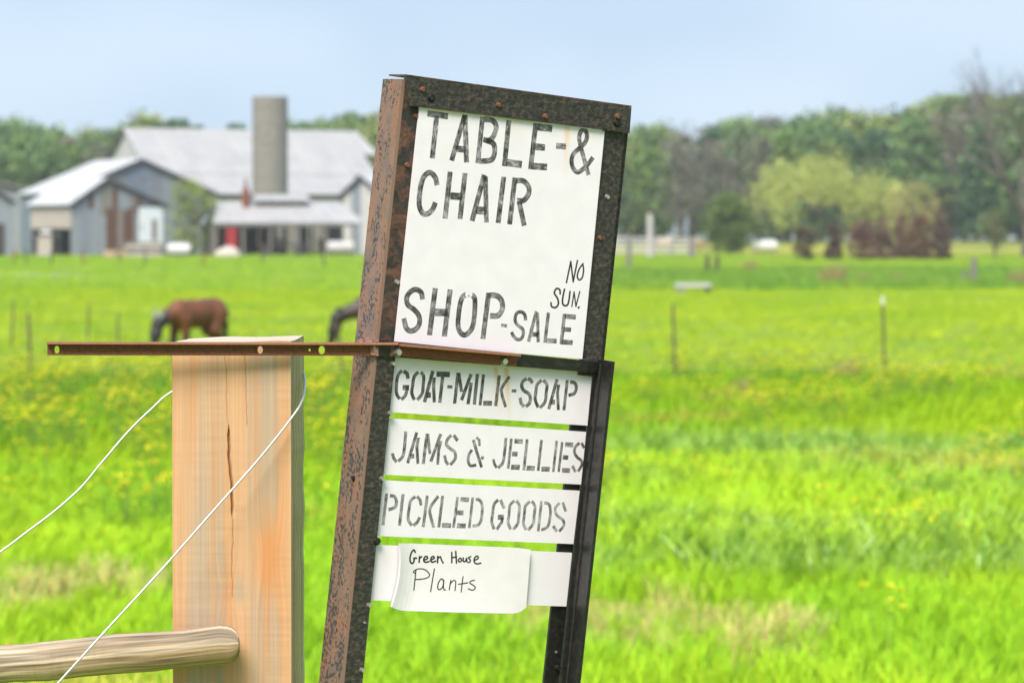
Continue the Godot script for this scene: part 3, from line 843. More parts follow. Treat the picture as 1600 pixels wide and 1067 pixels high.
# a strip of steel with real holes: x along, y up, z towards the viewer
func holed_strip(mb: MB, L: float, H: float, T: float, holes: Array) -> void:
	var x := 0.0
	for h in holes + [[L + H * 0.5, 0, 0]]:
		var x1: float = h[0] - H * 0.5
		if x1 > x: mb.box(Transform3D(Basis(), Vector3((x + x1) * 0.5, 0, 0)), Vector3(x1 - x, H, T))
		if h[1] == 0: break
		var c := Vector2(h[0], H * 0.5)
		for k in 16:
			var q := []
			for w in [TAU * k / 16.0, TAU * (k + 1) / 16.0]:
				var dir := Vector2(cos(w), sin(w))
				q.append(c + dir * Vector2(h[1], h[2]))
				q.append(c + dir * (H * 0.5 / maxf(absf(dir.x), absf(dir.y))))
			for z in [T * 0.5, -T * 0.5]:
				mb.quad(Vector3(q[0].x, q[0].y, z), Vector3(q[1].x, q[1].y, z), Vector3(q[3].x, q[3].y, z), Vector3(q[2].x, q[2].y, z), Vector3(0, 0, z))
			mb.quad(Vector3(q[0].x, q[0].y, T * 0.5), Vector3(q[2].x, q[2].y, T * 0.5), Vector3(q[2].x, q[2].y, -T * 0.5), Vector3(q[0].x, q[0].y, -T * 0.5), Vector3(c.x - q[0].x, c.y - q[0].y, 0))
			for y in [0.0, H]:
				if absf(q[1].y - y) < 1e-5 and absf(q[3].y - y) < 1e-5:
					mb.quad(Vector3(q[1].x, y, T * 0.5), Vector3(q[3].x, y, T * 0.5), Vector3(q[3].x, y, -T * 0.5), Vector3(q[1].x, y, -T * 0.5), Vector3(0, y - H * 0.5, 0))
		x = h[0] + H * 0.5

func build_rust_rail() -> void:
	var bend := on_sign(622, 556, 0.0125)
	var dep := (bend - EYE).dot(view * Vector3(0, 0, -1))
	var left := at(73, 555, dep - 0.016)
	var t := thing("rusty_rail", "long rusty angle-iron bar bolted to the sign and crossing the post", "steel bar", left)
	var ex := (bend - left).normalized()
	var L := (bend - left).length()
	var ez := (Vector3(0, 0, 1) - ex * ex.z).normalized()
	var bas := Basis(ex, ez.cross(ex), ez)
	var k := dep / FOCAL
	var web := MB.new()
	holed_strip(web, L, 0.0128, 0.0022, [[15 * k, 0.0029, 0.0044], [331 * k, 0.0030, 0.0044], [408 * k, 0.0012, 0.0016], [427 * k, 0.0036, 0.0048]])
	var o := part(web, "web", M.rail_rust, t)
	o.transform = Transform3D(bas, Vector3.ZERO)
	var fl := MB.new()
	fl.box(Transform3D(Basis(), Vector3(L * 0.5, 0.0128, 0.0052)), Vector3(L, 0.0026, 0.0124))
	o = part(fl, "flange", M.rail_edge, t)
	o.transform = Transform3D(bas, Vector3.ZERO)
	# bent end lying along the sign
	var p := [on_sign(622, 556, 0.0125) - left, on_sign(806, 572, 0.0125) - left, on_sign(807, 556, 0.0125) - left, on_sign(622, 540, 0.0125) - left]
	web = MB.new()
	web.prism(p, sign_n * 0.0022)
	part(web, "web", M.rail_rust, t)
	fl = MB.new()
	fl.prism([p[3], p[2], p[2] + sign_n * 0.011, p[3] + sign_n * 0.0125], sign_v * 0.0026)
	part(fl, "flange", M.rail_edge, t)
	for q in [[621, 550, 0.0045], [787, 564, 0.0045]]:
		bolt(q[0], q[1], 0.0145, q[2], 0.005, M.bolt_zinc, t)

# ---------------------------------------------------------------- grazing animals: one skin over a jointed skeleton
func skin(bones: Array, cell: float, k: float, paint: Callable) -> ArrayMesh:
	var lo := Vector3(1e9, 1e9, 1e9)
	var hi := -lo
	for b in bones:
		var r := Vector3.ONE * (maxf(b[2], b[3]) + 3.0 * cell + k)
		lo = lo.min(b[0] - r).min(b[1] - r); hi = hi.max(b[0] + r).max(b[1] + r)
	var nx := int((hi.x - lo.x) / cell) + 2
	var ny := int((hi.y - lo.y) / cell) + 2
	var nz := int((hi.z - lo.z) / cell) + 2
	var F := PackedFloat32Array()
	F.resize(nx * ny * nz); F.fill(0.5)
	for b in bones:
		var a: Vector3 = b[0]
		var d: Vector3 = b[1] - b[0]
		var dd := d.length_squared()
		var reach: float = maxf(b[2], b[3]) + k * 2.0 + cell * 1.5
		var l: Vector3 = ((b[0] as Vector3).min(b[1]) - Vector3.ONE * reach - lo) / cell
		var h: Vector3 = ((b[0] as Vector3).max(b[1]) + Vector3.ONE * reach - lo) / cell
		for z in range(maxi(0, int(l.z)), mini(nz, int(h.z) + 2)):
			for y in range(maxi(0, int(l.y)), mini(ny, int(h.y) + 2)):
				for x in range(maxi(0, int(l.x)), mini(nx, int(h.x) + 2)):
					var p := lo + Vector3(x, y, z) * cell - a
					var s := clampf(p.dot(d) / dd, 0.0, 1.0)
					var g: float = (p - d * s).length() - lerpf(b[2], b[3], s)
					var i := (z * ny + y) * nx + x
					var f := F[i]
					var m := maxf(k - absf(f - g), 0.0) / k
					F[i] = minf(f, g) - m * m * k * 0.25
	var at_ := {}
	var V := PackedVector3Array()
	var N := PackedVector3Array()
	var C := PackedColorArray()
	var I := PackedInt32Array()
	var step := [1, nx, nx * ny]
	for z in nz - 1:
		for y in ny - 1:
			for x in nx - 1:
				var i := (z * ny + y) * nx + x
				var f0 := F[i]
				if f0 > cell * 2.5: continue
				var sum := Vector3.ZERO
				var cnt := 0
				for e in 12:
					var ax := e / 4
					var q := e % 4
					var j := i
					var off := Vector3.ZERO
					if ax == 0: j += (q & 1) * nx + (q >> 1) * nx * ny; off = Vector3(0, q & 1, q >> 1)
					elif ax == 1: j += (q & 1) + (q >> 1) * nx * ny; off = Vector3(q & 1, 0, q >> 1)
					else: j += (q & 1) + (q >> 1) * nx; off = Vector3(q & 1, q >> 1, 0)
					var a := F[j]
					var b: float = F[j + step[ax]]
					if (a < 0.0) != (b < 0.0):
						off[ax] += a / (a - b)
						sum += off; cnt += 1
				if cnt:
					var p := lo + (Vector3(x, y, z) + sum / cnt) * cell
					at_[i] = V.size()
					V.append(p)
					N.append(Vector3(F[i + 1] - f0, F[i + nx] - f0, F[i + nx * ny] - f0).normalized())
					C.append(paint.call(p))
	for i in at_:
		for ax in 3:
			var a := F[i]
			var b: float = F[i + step[ax]]
			if (a < 0.0) == (b < 0.0): continue
			var u: int = step[(ax + 1) % 3]
			var w: int = step[(ax + 2) % 3]
			if not (at_.has(i - u) and at_.has(i - w) and at_.has(i - u - w)): continue
			var q := [at_[i], at_[i - u], at_[i - u - w], at_[i - w]]
			if a < 0.0: q.reverse()
			I.append_array([q[0], q[1], q[2], q[0], q[2], q[3]])
	var arr := []
	arr.resize(Mesh.ARRAY_MAX)
	arr[Mesh.ARRAY_VERTEX] = V; arr[Mesh.ARRAY_NORMAL] = N; arr[Mesh.ARRAY_COLOR] = C; arr[Mesh.ARRAY_INDEX] = I
	var m := ArrayMesh.new()
	m.add_surface_from_arrays(Mesh.PRIMITIVE_TRIANGLES, arr)
	return m

# +x is the way it faces
func animal(called: String, label: String, where: Vector3, turn: float, size: float, ear: float, cell: float, coat: Color, points: Color, muzzle: Color, ear_col: Color, head_low: float) -> Node3D:
	var t := thing(called, label, "mule" if ear > 0.2 else "horse", where, turn)
	var poll := Vector3(1.00, 0.86 - head_low, 0.02)
	var nose := poll + Vector3(0.16, -0.56, 0.0)
	var B := [
		[Vector3(-0.46, 1.02, 0), Vector3(0.0, 0.99, 0), 0.25, 0.262], [Vector3(0.0, 0.99, 0), Vector3(0.42, 0.98, 0), 0.262, 0.24],
		[Vector3(-0.55, 1.10, 0), Vector3(-0.2, 1.14, 0), 0.19, 0.13], [Vector3(0.1, 1.13, 0), Vector3(0.45, 1.16, 0), 0.12, 0.11],
		[Vector3(0.48, 1.06, 0), poll, 0.185, 0.105], [poll, poll + Vector3(0.05, -0.2, 0), 0.105, 0.105], [poll + Vector3(0.05, -0.2, 0), nose, 0.10, 0.062]]
	for s in [-1, 1]:
		var f: float = 0.06 * s
		B.append_array([[Vector3(0.40, 0.88, 0.13 * s), Vector3(0.44 + f, 0.44, 0.12 * s), 0.125, 0.06], [Vector3(0.44 + f, 0.44, 0.12 * s), Vector3(0.42 + f, 0.10, 0.12 * s), 0.055, 0.042], [Vector3(0.42 + f, 0.10, 0.12 * s), Vector3(0.46 + f, 0.035, 0.12 * s), 0.045, 0.055],
			[Vector3(-0.50, 0.98, 0.13 * s), Vector3(-0.42 - f, 0.68, 0.15 * s), 0.20, 0.125], [Vector3(-0.42 - f, 0.68, 0.15 * s), Vector3(-0.66 - f, 0.43, 0.13 * s), 0.11, 0.062], [Vector3(-0.66 - f, 0.43, 0.13 * s), Vector3(-0.62 - f, 0.10, 0.13 * s), 0.052, 0.042], [Vector3(-0.62 - f, 0.10, 0.13 * s), Vector3(-0.57 - f, 0.035, 0.13 * s), 0.045, 0.055]])
	var n := FastNoiseLite.new()
	n.seed = 5; n.frequency = 3.0
	var paint := func(p: Vector3) -> Color:
		var c := coat.lerp(points, smoothstep(0.62, 0.40, p.y) if p.x < 0.75 else smoothstep(0.72, 0.92, p.x))
		if p.x > 0.9 and p.y < nose.y + 0.1: c = muzzle
		return c * (1.0 + 0.25 * n.get_noise_3dv(p))
	var body := MeshInstance3D.new()
	body.mesh = skin(B, cell, 0.09, paint); body.material_override = M.coat
	body.name = "body"; t.add_child(body, true)
	for s in [-1, 1]:
		var e := MB.new()
		e.col = ear_col
		var b := poll + Vector3(-0.01, 0.06, 0.055 * s)
		e.tube([b, b + Vector3(-0.02, ear * 0.45, 0.035 * s), b + Vector3(-0.01, ear, 0.055 * s)], [0.028, 0.042, 0.006], 8)
		part(e, "ear", M.coat, t)
	var tail := MB.new()
	tail.col = points
	tail.tube([Vector3(-0.70, 1.12, 0), Vector3(-0.80, 1.0, 0.01), Vector3(-0.83, 0.75, 0.0), Vector3(-0.82, 0.5, 0.02), Vector3(-0.81, 0.34, 0.02)], [0.035, 0.045, 0.055, 0.05, 0.01], 8)
	part(tail, "tail", M.coat, t)
	var mane := MB.new()
	mane.col = points
	for i in 16:
		var f := i / 15.0
		var c := Vector3(0.50, 1.20, 0).lerp(poll + Vector3(-0.02, 0.10, 0), f)
		mane.tube([c + Vector3(0, -0.05, 0), c + Vector3(0.01, 0.05, 0.01 * sin(i * 2.0))], [0.03, 0.008], 5)
	part(mane, "mane", M.coat, t)
	t.scale = Vector3.ONE * size
	return t
# ---------------------------------------------------------------- farm buildings
func roof(t: Node3D, e0: Vector3, e1: Vector3, r1: Vector3, r0: Vector3, mat: Material, called := "roof") -> MeshInstance3D:
	var mb := MB.new()
	var up := (r0 - e0).cross(e1 - e0).normalized()
	if up.y < 0: up = -up
	mb.prism([e0, e1, r1, r0], up * 0.12)
	var o := part(mb, called, mat, t)
	# standing seams
	var count := int((e1 - e0).length() / 1.4)
	for i in range(1, count):
		var f := float(i) / count
		var a := e0.lerp(e1, f) + up * 0.12
		var b := r0.lerp(r1, f) + up * 0.12
		var s := (e1 - e0).normalized() * 0.05
		var seam := MB.new()
		seam.prism([a - s, b - s, b + s, a + s], up * 0.05)
		part(seam, "seam", mat, o)
	return o

func slab_wall(t: Node3D, p: Array, inward: Vector3, mat: Material, called := "wall") -> MeshInstance3D:
	var mb := MB.new()
	mb.prism(p, inward)
	return part(mb, called, mat, t)

func boxed(t: Node3D, called: String, where: Vector3, size: Vector3, mat: Material, turn := 0.0) -> MeshInstance3D:
	var mb := MB.new()
	mb.box(Transform3D(Basis(Vector3.UP, turn), where), size)
	return part(mb, called, mat, t)

# gable end in the z = 0 plane, ridge running back along -z
func gable_shell(t: Node3D, w: float, L: float, el: float, pk: float, pkx: float, er: float, wall: Material, rf: Material, left_wall := true, sheets := []) -> void:
	var x := 0.0
	while sheets and x < w - 0.3:          # cladding sheets of the gable, each a little different
		var x1 := minf(w, x + rng.randf_range(0.85, 1.15))
		if w - x1 < 0.5: x1 = w
		var h := func(q: float) -> float: return (lerpf(el, pk, q / pkx) if q < pkx else lerpf(pk, er, (q - pkx) / (w - pkx))) - 0.06
		var p := [Vector3(x + 0.012, 0, 0.003), Vector3(x1 - 0.012, 0, 0.003), Vector3(x1 - 0.012, h.call(x1), 0.003)]
		if x < pkx and x1 > pkx: p.append(Vector3(pkx, pk - 0.06, 0.003))
		p.append(Vector3(x + 0.012, h.call(x), 0.003))
		slab_wall(t, p, Vector3(0, 0, rng.randf_range(0.02, 0.035)), sheets[rng.randi() % sheets.size()], "sheet")
		x = x1
	var end := [Vector3(0, 0, 0), Vector3(w, 0, 0), Vector3(w, er, 0), Vector3(pkx, pk, 0), Vector3(0, el, 0)]
	slab_wall(t, end, Vector3(0, 0, -0.15), wall, "gable_wall")
	var back := []
	for q in end: back.append(q + Vector3(0, 0, -L))
	slab_wall(t, back, Vector3(0, 0, 0.15), wall, "back_wall")
	slab_wall(t, [Vector3(w, 0, -0.16), Vector3(w, er, -0.16), Vector3(w, er, 0.16 - L), Vector3(w, 0, 0.16 - L)], Vector3(-0.15, 0, 0), wall, "side_wall")
	if left_wall: slab_wall(t, [Vector3(0, 0, -0.16), Vector3(0, el, -0.16), Vector3(0, el, 0.16 - L), Vector3(0, 0, 0.16 - L)], Vector3(0.15, 0, 0), wall, "side_wall")
	var o := 0.35
	var sl := (pk - el) / pkx
	var sr := (pk - er) / (w - pkx)
	roof(t, Vector3(-o, el - o * sl + 0.02, o), Vector3(-o, el - o * sl + 0.02, -L - o), Vector3(pkx, pk + 0.02, -L - o), Vector3(pkx, pk + 0.02, o), rf)
	roof(t, Vector3(w + o, er - o * sr + 0.02, o), Vector3(w + o, er - o * sr + 0.02, -L - o), Vector3(pkx, pk + 0.02, -L - o), Vector3(pkx, pk + 0.02, o), rf)
	for s in [[Vector3(-o, el - o * sl, o + 0.03), Vector3(pkx, pk, o + 0.03)], [Vector3(w + o, er - o * sr, o + 0.03), Vector3(pkx, pk, o + 0.03)]]:
		var mb := MB.new()
		mb.prism([s[0] + Vector3(0, -0.22, 0), s[0] + Vector3(0, 0.12, 0), s[1] + Vector3(0, 0.12, 0), s[1] + Vector3(0, -0.22, 0)], Vector3(0, 0, 0.06))
		part(mb, "rake_trim", M.trim_dark, t)

func build_farm() -> void:
	# nearest shed: open left side, patched gable
	var p := ground_at(111, 330)
	var t := thing("patched_shed", "patched tin shed with rusty plank gable, white door and bright metal roof", "barn", p, deg_to_rad(28))
	gable_shell(t, 9.6, 11.3, 5.0, 7.4, 3.6, 4.9, M.tin_grey, M.roof_white, false, [M.tin_grey, M.tin_grey, M.tin_pale])
	slab_wall(t, [Vector3(0, 2.6, -0.2), Vector3(0, 5.0, -0.2), Vector3(0, 5.0, -11.1), Vector3(0, 2.6, -11.1)], Vector3(0.15, 0, 0), M.tan_wall, "hanging_wall").set_meta("label", "pale upper wall over the open bay")
	for i in 4: boxed(t, "post", Vector3(0.1, 0, -0.3 - i * 3.5), Vector3(0.22, 2.6, 0.22), M.dark_wood)
	for i in 9:          # planks of the upper gable
		var x := 2.0 + i * 0.62
		var top := 7.1 - absf(x + 0.25 - 3.6) * (0.66 if x < 3.6 else 0.42)
		boxed(t, "plank", Vector3(x, 4.5 - 0.3 * (i % 3), 0.05), Vector3(0.5, top - 4.6 + 0.3 * (i % 3), 0.06), [M.brown_board, M.grey_board, M.tin_grey][(i * 2 + i / 3) % 3])
	for i in 5: boxed(t, "plank", Vector3(3.8 + i * 0.58, 0.5, 0.05), Vector3(0.52, 4.1 - 0.25 * (i % 2), 0.07), M.brown_board if i != 2 else M.grey_board)
	var door := boxed(t, "door", Vector3(8.1, 1.1, 0.1), Vector3(2.5, 3.6, 0.1), M.white_door)
	boxed(door, "handle", Vector3(7.1, 2.6, 0.18), Vector3(0.08, 0.4, 0.08), M.trim_dark)
	boxed(door, "patch", Vector3(8.45, 1.5, 0.17), Vector3(0.55, 2.0, 0.03), M.grey_board)
	boxed(t, "door_lintel", Vector3(8.0, 4.72, 0.1), Vector3(3.2, 0.16, 0.2), M.trim_dark)
	# blue-grey barn behind it
	p = ground_at(98, 347)
	t = thing("tin_barn", "blue-grey tin barn with a wide plain gable end", "barn", p, deg_to_rad(28))
	gable_shell(t, 17.0, 12.4, 6.2, 9.6, 8.4, 6.0, M.tin_blue, M.roof_white, true, [M.tin_blue, M.tin_blue, M.tin_pale, M.tin_dull])
	boxed(t, "corner_trim", Vector3(16.95, 0, 0.04), Vector3(0.2, 6.0, 0.08), M.tin_grey)
	# great barn with long pale roof; x runs along the ridge, +z is the front
	p = ground_at(197, 386)
	t = thing("great_barn", "long barn with huge pale metal roof behind the silo", "barn", p, deg_to_rad(25))
	var L := 26.2
	var hw := 8.5
	var ey := 8.6
	var ry := 13.6
	slab_wall(t, [Vector3(0, 0, hw), Vector3(L, 0, hw), Vector3(L, ey, hw), Vector3(0, ey, hw)], Vector3(0, 0, -0.2), M.old_white)
	slab_wall(t, [Vector3(0, 0, -hw), Vector3(L, 0, -hw), Vector3(L, ey, -hw), Vector3(0, ey, -hw)], Vector3(0, 0, 0.2), M.old_white)
	for x in [0.0, L - 0.2]:
		slab_wall(t, [Vector3(x, 0, -hw + 0.2), Vector3(x, 0, hw - 0.2), Vector3(x, ey, hw - 0.2), Vector3(x, ry - 0.1, 0), Vector3(x, ey, -hw + 0.2)], Vector3(0.2, 0, 0), M.old_white, "gable_wall")
	var mid := lerpf(ry, ey, 0.56)
	roof(t, Vector3(-0.4, mid, hw * 0.56), Vector3(L + 2.4, mid, hw * 0.56), Vector3(L + 1.6, ry, 0), Vector3(-0.4, ry, 0), M.roof_pink)
	roof(t, Vector3(-0.4, ey - 0.2, hw + 0.4), Vector3(L + 0.5, ey - 0.2, hw + 0.4), Vector3(L + 0.5, mid + 0.0, hw * 0.56), Vector3(-0.4, mid, hw * 0.56), M.roof_pink)
	roof(t, Vector3(-0.4, ey - 0.2, -hw - 0.4), Vector3(L + 0.6, ey - 0.2, -hw - 0.4), Vector3(L + 0.6, ry, 0), Vector3(-0.4, ry, 0), M.roof_pink)
	var tr := MB.new()
	tr.prism([Vector3(-0.45, ry - 0.1, 0), Vector3(-0.45, ry + 0.2, 0), Vector3(-0.45, ey, -hw - 0.4), Vector3(-0.45, ey - 0.4, -hw - 0.4)], Vector3(-0.12, 0, 0))
	part(tr, "rake_trim", M.trim_dark, t)
	var ll := 23.8
	roof(t, Vector3(-0.4, 6.1, hw + 6.2), Vector3(ll, 6.1, hw + 6.2), Vector3(ll, ey - 0.25, hw + 0.3), Vector3(-0.4, ey - 0.25, hw + 0.3), M.roof_pink, "lean_to_roof")
	slab_wall(t, [Vector3(0, 0, hw + 5.8), Vector3(ll - 0.4, 0, hw + 5.8), Vector3(ll - 0.4, 6.1, hw + 5.8), Vector3(0, 6.1, hw + 5.8)], Vector3(0, 0, -0.2), M.grey_board, "lean_to_wall")
	slab_wall(t, [Vector3(ll - 0.4, 0, hw + 0.2), Vector3(ll - 0.4, 0, hw + 5.6), Vector3(ll - 0.4, 6.1, hw + 5.6), Vector3(ll - 0.4, ey - 0.4, hw + 0.2)], Vector3(-0.2, 0, 0), M.old_white, "lean_to_wall")
	for i in 5: boxed(t, "window", Vector3(8.0 + i * 3.2, 3.8, hw + 5.84), Vector3(1.2, 1.5, 0.1), M.window_glass)
	# concrete stave silo
	p = ground_at(422, 352)
	t = thing("silo", "tall grey concrete stave silo without a roof", "silo", p)
	var mb := MB.new()
	var R := 1.8
	var H := 16.0
	mb.tube([Vector3.ZERO, Vector3(0, H, 0)], [R, R], 40, false)
	mb.tube([Vector3(0, H, 0), Vector3(0, 0.2, 0)], [R - 0.15, R - 0.15], 40, false)
	for k in 40:
		var a0 := TAU * k / 40.0
		var a1 := TAU * (k + 1) / 40.0
		var d0 := Vector3(cos(a0), 0, sin(a0))
		var d1 := Vector3(cos(a1), 0, sin(a1))
		mb.quad(d0 * R + Vector3(0, H, 0), d1 * R + Vector3(0, H, 0), d1 * (R - 0.15) + Vector3(0, H, 0), d0 * (R - 0.15) + Vector3(0, H, 0), Vector3.UP)
	part(mb, "stave_wall", M.concrete, t)
	for i in 21:
		var hoop := MB.new()
		var ring := []
		var rr := []
		for k in 33:
			ring.append(Vector3(cos(TAU * k / 32.0) * (R + 0.015), 0.5 + i * 0.75, sin(TAU * k / 32.0) * (R + 0.015))); rr.append(0.035)
		hoop.tube(ring, rr, 5, false)
		part(hoop, "hoop", M.grey_board, t)
	# open pole shed in front
	p = ground_at(332, 326)
	t = thing("pole_shed", "low open pole shed with pale metal roof and raised ridge vent", "shed", p, deg_to_rad(12))
	L = 12.6
	hw = 4.6
	ey = 2.95
	ry = 5.0
	roof(t, Vector3(-0.6, ey, hw), Vector3(L + 1.2, ey, hw), Vector3(L - 0.6, ry, 0), Vector3(0.5, ry, 0), M.roof_pink)
	roof(t, Vector3(-0.6, ey, -hw), Vector3(L + 0.6, ey, -hw), Vector3(L - 0.6, ry, 0), Vector3(0.5, ry, 0), M.roof_pink)
	roof(t, Vector3(-1.4, ey - 0.1, hw), Vector3(-1.4, ey - 0.1, -hw), Vector3(0.4, ry - 0.1, -0.1), Vector3(0.4, ry - 0.1, 0.1), M.tin_grey, "hip_roof")
	for s in [1, -1]: roof(t, Vector3(3.6, ry + 0.05, 1.5 * s), Vector3(9.2, ry + 0.05, 1.5 * s), Vector3(8.8, ry + 0.62, 0), Vector3(4.0, ry + 0.62, 0), M.roof_pink, "vent_roof")
	for i in 4: boxed(t, "vent_post", Vector3(4.2 + i * 1.5, ry - 0.4, 1.2), Vector3(0.15, 0.6, 0.15), M.grey_board)
	for i in 6:
		boxed(t, "post", Vector3(-0.3 + i * 2.6, 0, hw - 0.3), Vector3(0.24, ey + 0.1, 0.24), M.grey_board)
		boxed(t, "post", Vector3(-0.3 + i * 2.6, 0, -hw + 0.3), Vector3(0.24, ey + 0.1, 0.24), M.grey_board)
	for q in [[1.0, 2.6], [3.7, 2.7], [5.9, 1.6], [9.2, 1.1], [12.2, 2.0]]: boxed(t, "back_panel", Vector3(q[0], 0, -hw + 0.1), Vector3(q[1], 2.8, 0.1), M.grey_board)
	boxed(t, "side_panel", Vector3(-0.5, 0.1, 0), Vector3(0.1, 2.6, hw * 1.7), M.grey_board)
	boxed(t, "beam", Vector3(L * 0.5 - 0.2, ey - 0.25, hw - 0.1), Vector3(L + 0.6, 0.25, 0.12), M.grey_board)
	mb = MB.new()
	mb.tube([Vector3(3.0, 3.6, 1.2), Vector3(3.0, 5.3, 1.2), Vector3(3.0, 5.7, 1.2), Vector3(3.0, 6.2, 1.2), Vector3(3.0, 6.5, 1.2), Vector3(3.0, 7.3, 1.2)], [0.34, 0.4, 0.36, 0.3, 0.13, 0.11], 12)
	part(mb, "stove_pipe", M.stove, t).set_meta("label", "rust-brown stove chimney")
	# small white gable right of the silo, mostly behind the sign
	p = ground_at(536, 340)
	t = thing("white_shed", "small whitewashed shed with steep metal roof beside the pole shed", "shed", p, deg_to_rad(-30))
	gable_shell(t, 5.4, 12.0, 6.0, 7.7, 2.2, 5.4, M.old_white, M.roof_white, true, [M.old_white, M.old_white, M.tin_pale])
	# far left: grey shed cut by the frame, pale roof behind it
	p = ground_at(-95, 322)
	t = thing("grey_shed", "grey plank shed at far left edge of the farmyard", "shed", p, deg_to_rad(20))
	gable_shell(t, 6.9, 8.0, 5.2, 7.6, 3.4, 5.2, M.grey_board, M.roof_white, true, [M.grey_board, M.tin_grey, M.grey_board])
	boxed(t, "door", Vector3(5.3, 0.1, 0.06), Vector3(1.6, 3.0, 0.08), M.dark_wood)
	p = ground_at(-150, 372)
	t = thing("long_shed", "low shed showing only its white roof behind the patched shed", "shed", p, deg_to_rad(8))
	gable_shell(t, 15.0, 9.0, 6.3, 8.2, 7.0, 6.3, M.tin_grey, M.roof_white)

	# yard clutter
	var wb := thing("wrapped_bale", "white plastic-wrapped round bale on the grass beside the plank pile", "hay bale", ground_at(279, 318))
	mb = MB.new()
	mb.tube([Vector3(-1.05, 0.62, 0), Vector3(-1.0, 0.62, 0), Vector3(-0.85, 0.62, 0), Vector3(0, 0.62, 0), Vector3(0.85, 0.62, 0), Vector3(1.0, 0.62, 0), Vector3(1.05, 0.62, 0)], [0.3, 0.5, 0.62, 0.63, 0.62, 0.5, 0.3], 18)
	part(mb, "wrap", M.white_plastic, wb)
	var pile := thing("plank_pile", "stack of grey weathered planks in front of the patched shed", "lumber", ground_at(226, 320))
	for j in 5:
		for i in 4: boxed(pile, "plank", Vector3(rng.randf_range(-0.15, 0.15), 0.02 + j * 0.27, -0.6 + i * 0.4), Vector3(3.4 + rng.randf_range(-0.5, 0.3), 0.22, 0.36), M.grey_board if (i + j) % 3 else M.tan_wall)
	var crate := thing("wood_crate", "pale wooden crate in the open bay of the patched shed", "crate", ground_at(70, 322))
	for i in 5: boxed(crate, "slat", Vector3(0, 0.1 + i * 0.36, 0.55), Vector3(1.2, 0.3, 0.05), M.tan_wall)
	for s in [-0.62, 0.62]: boxed(crate, "side", Vector3(s, 0, 0), Vector3(0.05, 1.9, 1.1), M.tan_wall)
	boxed(crate, "lid", Vector3(0.1, 1.92, 0), Vector3(2.6, 0.1, 1.3), M.grey_board)
	var sack := thing("feed_sack", "white feed sack lying on top of the wooden crate", "sack", ground_at(71, 322) + Vector3(0, 2.03, 0.1))
	mb = MB.new()
	mb.tube([Vector3(-0.55, 0.15, 0), Vector3(-0.4, 0.2, 0), Vector3(0, 0.24, 0), Vector3(0.4, 0.2, 0), Vector3(0.55, 0.15, 0)], [0.06, 0.19, 0.23, 0.19, 0.06], 12)
	part(mb, "sack", M.white_plastic, sack)
	for i in 2:
		var st := thing("straw_bale", ["orange-tan straw bale beside the plank pile, nearer the shed corner", "orange-tan straw bale touching the end of the plank pile"][i], "hay bale", ground_at(171 + i * 17, 317 + i), 0.3 * i)
		boxed(st, "bale", Vector3(0, 0, 0), Vector3(0.95, 0.62, 0.6), M.tan_stuff)
		for s in [-0.22, 0.22]: boxed(st, "twine", Vector3(s, -0.002, 0), Vector3(0.03, 0.626, 0.606), M.grey_board)
	var heap := thing("tarp_heap", "pale tarpaulin thrown over a heap before the pole shed", "tarp", ground_at(356, 316))
	mb = MB.new()
	for j in 8:
		for i in 16:
			var q := []
			for k in [[0, 0], [1, 0], [1, 1], [0, 1]]:
				var a: float = TAU * (i + k[0]) / 16.0
				var f: float = (j + k[1]) / 8.0
				var rr := 1.15 * sin(f * PI * 0.5) * (1.0 + 0.14 * sin(a * 3.0) + 0.07 * sin(a * 7.0 + 1.0))
				q.append(Vector3(cos(a) * rr, 0.85 * cos(f * PI * 0.5) * (1.0 + 0.12 * sin(a * 2.0 + 0.6)), sin(a) * rr * 0.7))
			mb.quad(q[0], q[1], q[2], q[3], q[0] + Vector3(0, 0.2, 0))
	part(mb, "tarpaulin", M.tan_wall, heap)
	var cab := thing("red_cabinet", "tall red steel cabinet under the pole shed roof", "cabinet", ground_at(361, 322), 0.15)
	boxed(cab, "body", Vector3.ZERO, Vector3(0.95, 2.55, 0.8), M.red_paint)
	for x in [-0.235, 0.235]: boxed(cab, "door", Vector3(x, 0.1, 0.42), Vector3(0.44, 2.35, 0.05), M.red_paint)
	for q in [[1.6, "brown boards stacked under the left bay of the pole shed"], [6.0, "brown boards stacked under the middle bay of the pole shed"], [11.2, "brown boards stacked under the right bay of the pole shed"]]:
		var ls := thing("board_stack", q[1], "lumber", p + Vector3.ZERO)
		ls.position = ground_at(332 + q[0] * 16.2, 328.5)
		for j in 6:
			for i in 3: boxed(ls, "board", Vector3(rng.randf_range(-0.2, 0.2), j * 0.26, -0.5 + i * 0.5), Vector3(1.9 + rng.randf_range(-0.3, 0.3), 0.22, 0.44), M.brown_board if (i + j) % 3 else M.grey_board)
	var wagon := thing("hay_wagon", "dark flatbed wagon parked under the pole shed", "wagon", ground_at(440, 321), 0.1)
	boxed(wagon, "bed", Vector3(0, 0.9, 0), Vector3(4.6, 0.2, 1.9), M.dark_wood)
	boxed(wagon, "rack", Vector3(-2.2, 1.1, 0), Vector3(0.12, 1.1, 1.9), M.dark_wood)
	for x in [-1.6, 1.6]:
		for z in [-0.85, 0.85]:
			mb = MB.new()
			mb.tube([Vector3(x, 0.42, z - 0.1), Vector3(x, 0.42, z + 0.1)], [0.42, 0.42], 14)
			part(mb, "wheel", M.trim_dark, wagon)
	var tank := thing("water_tank", "pale grey tank at the right end of the pole shed", "tank", ground_at(532, 319))
	mb = MB.new()
	mb.tube([Vector3(-1.2, 0.75, 0), Vector3(-1.1, 0.75, 0), Vector3(1.1, 0.75, 0), Vector3(1.2, 0.75, 0)], [0.4, 0.6, 0.6, 0.4], 16)
	part(mb, "shell", M.old_white, tank)
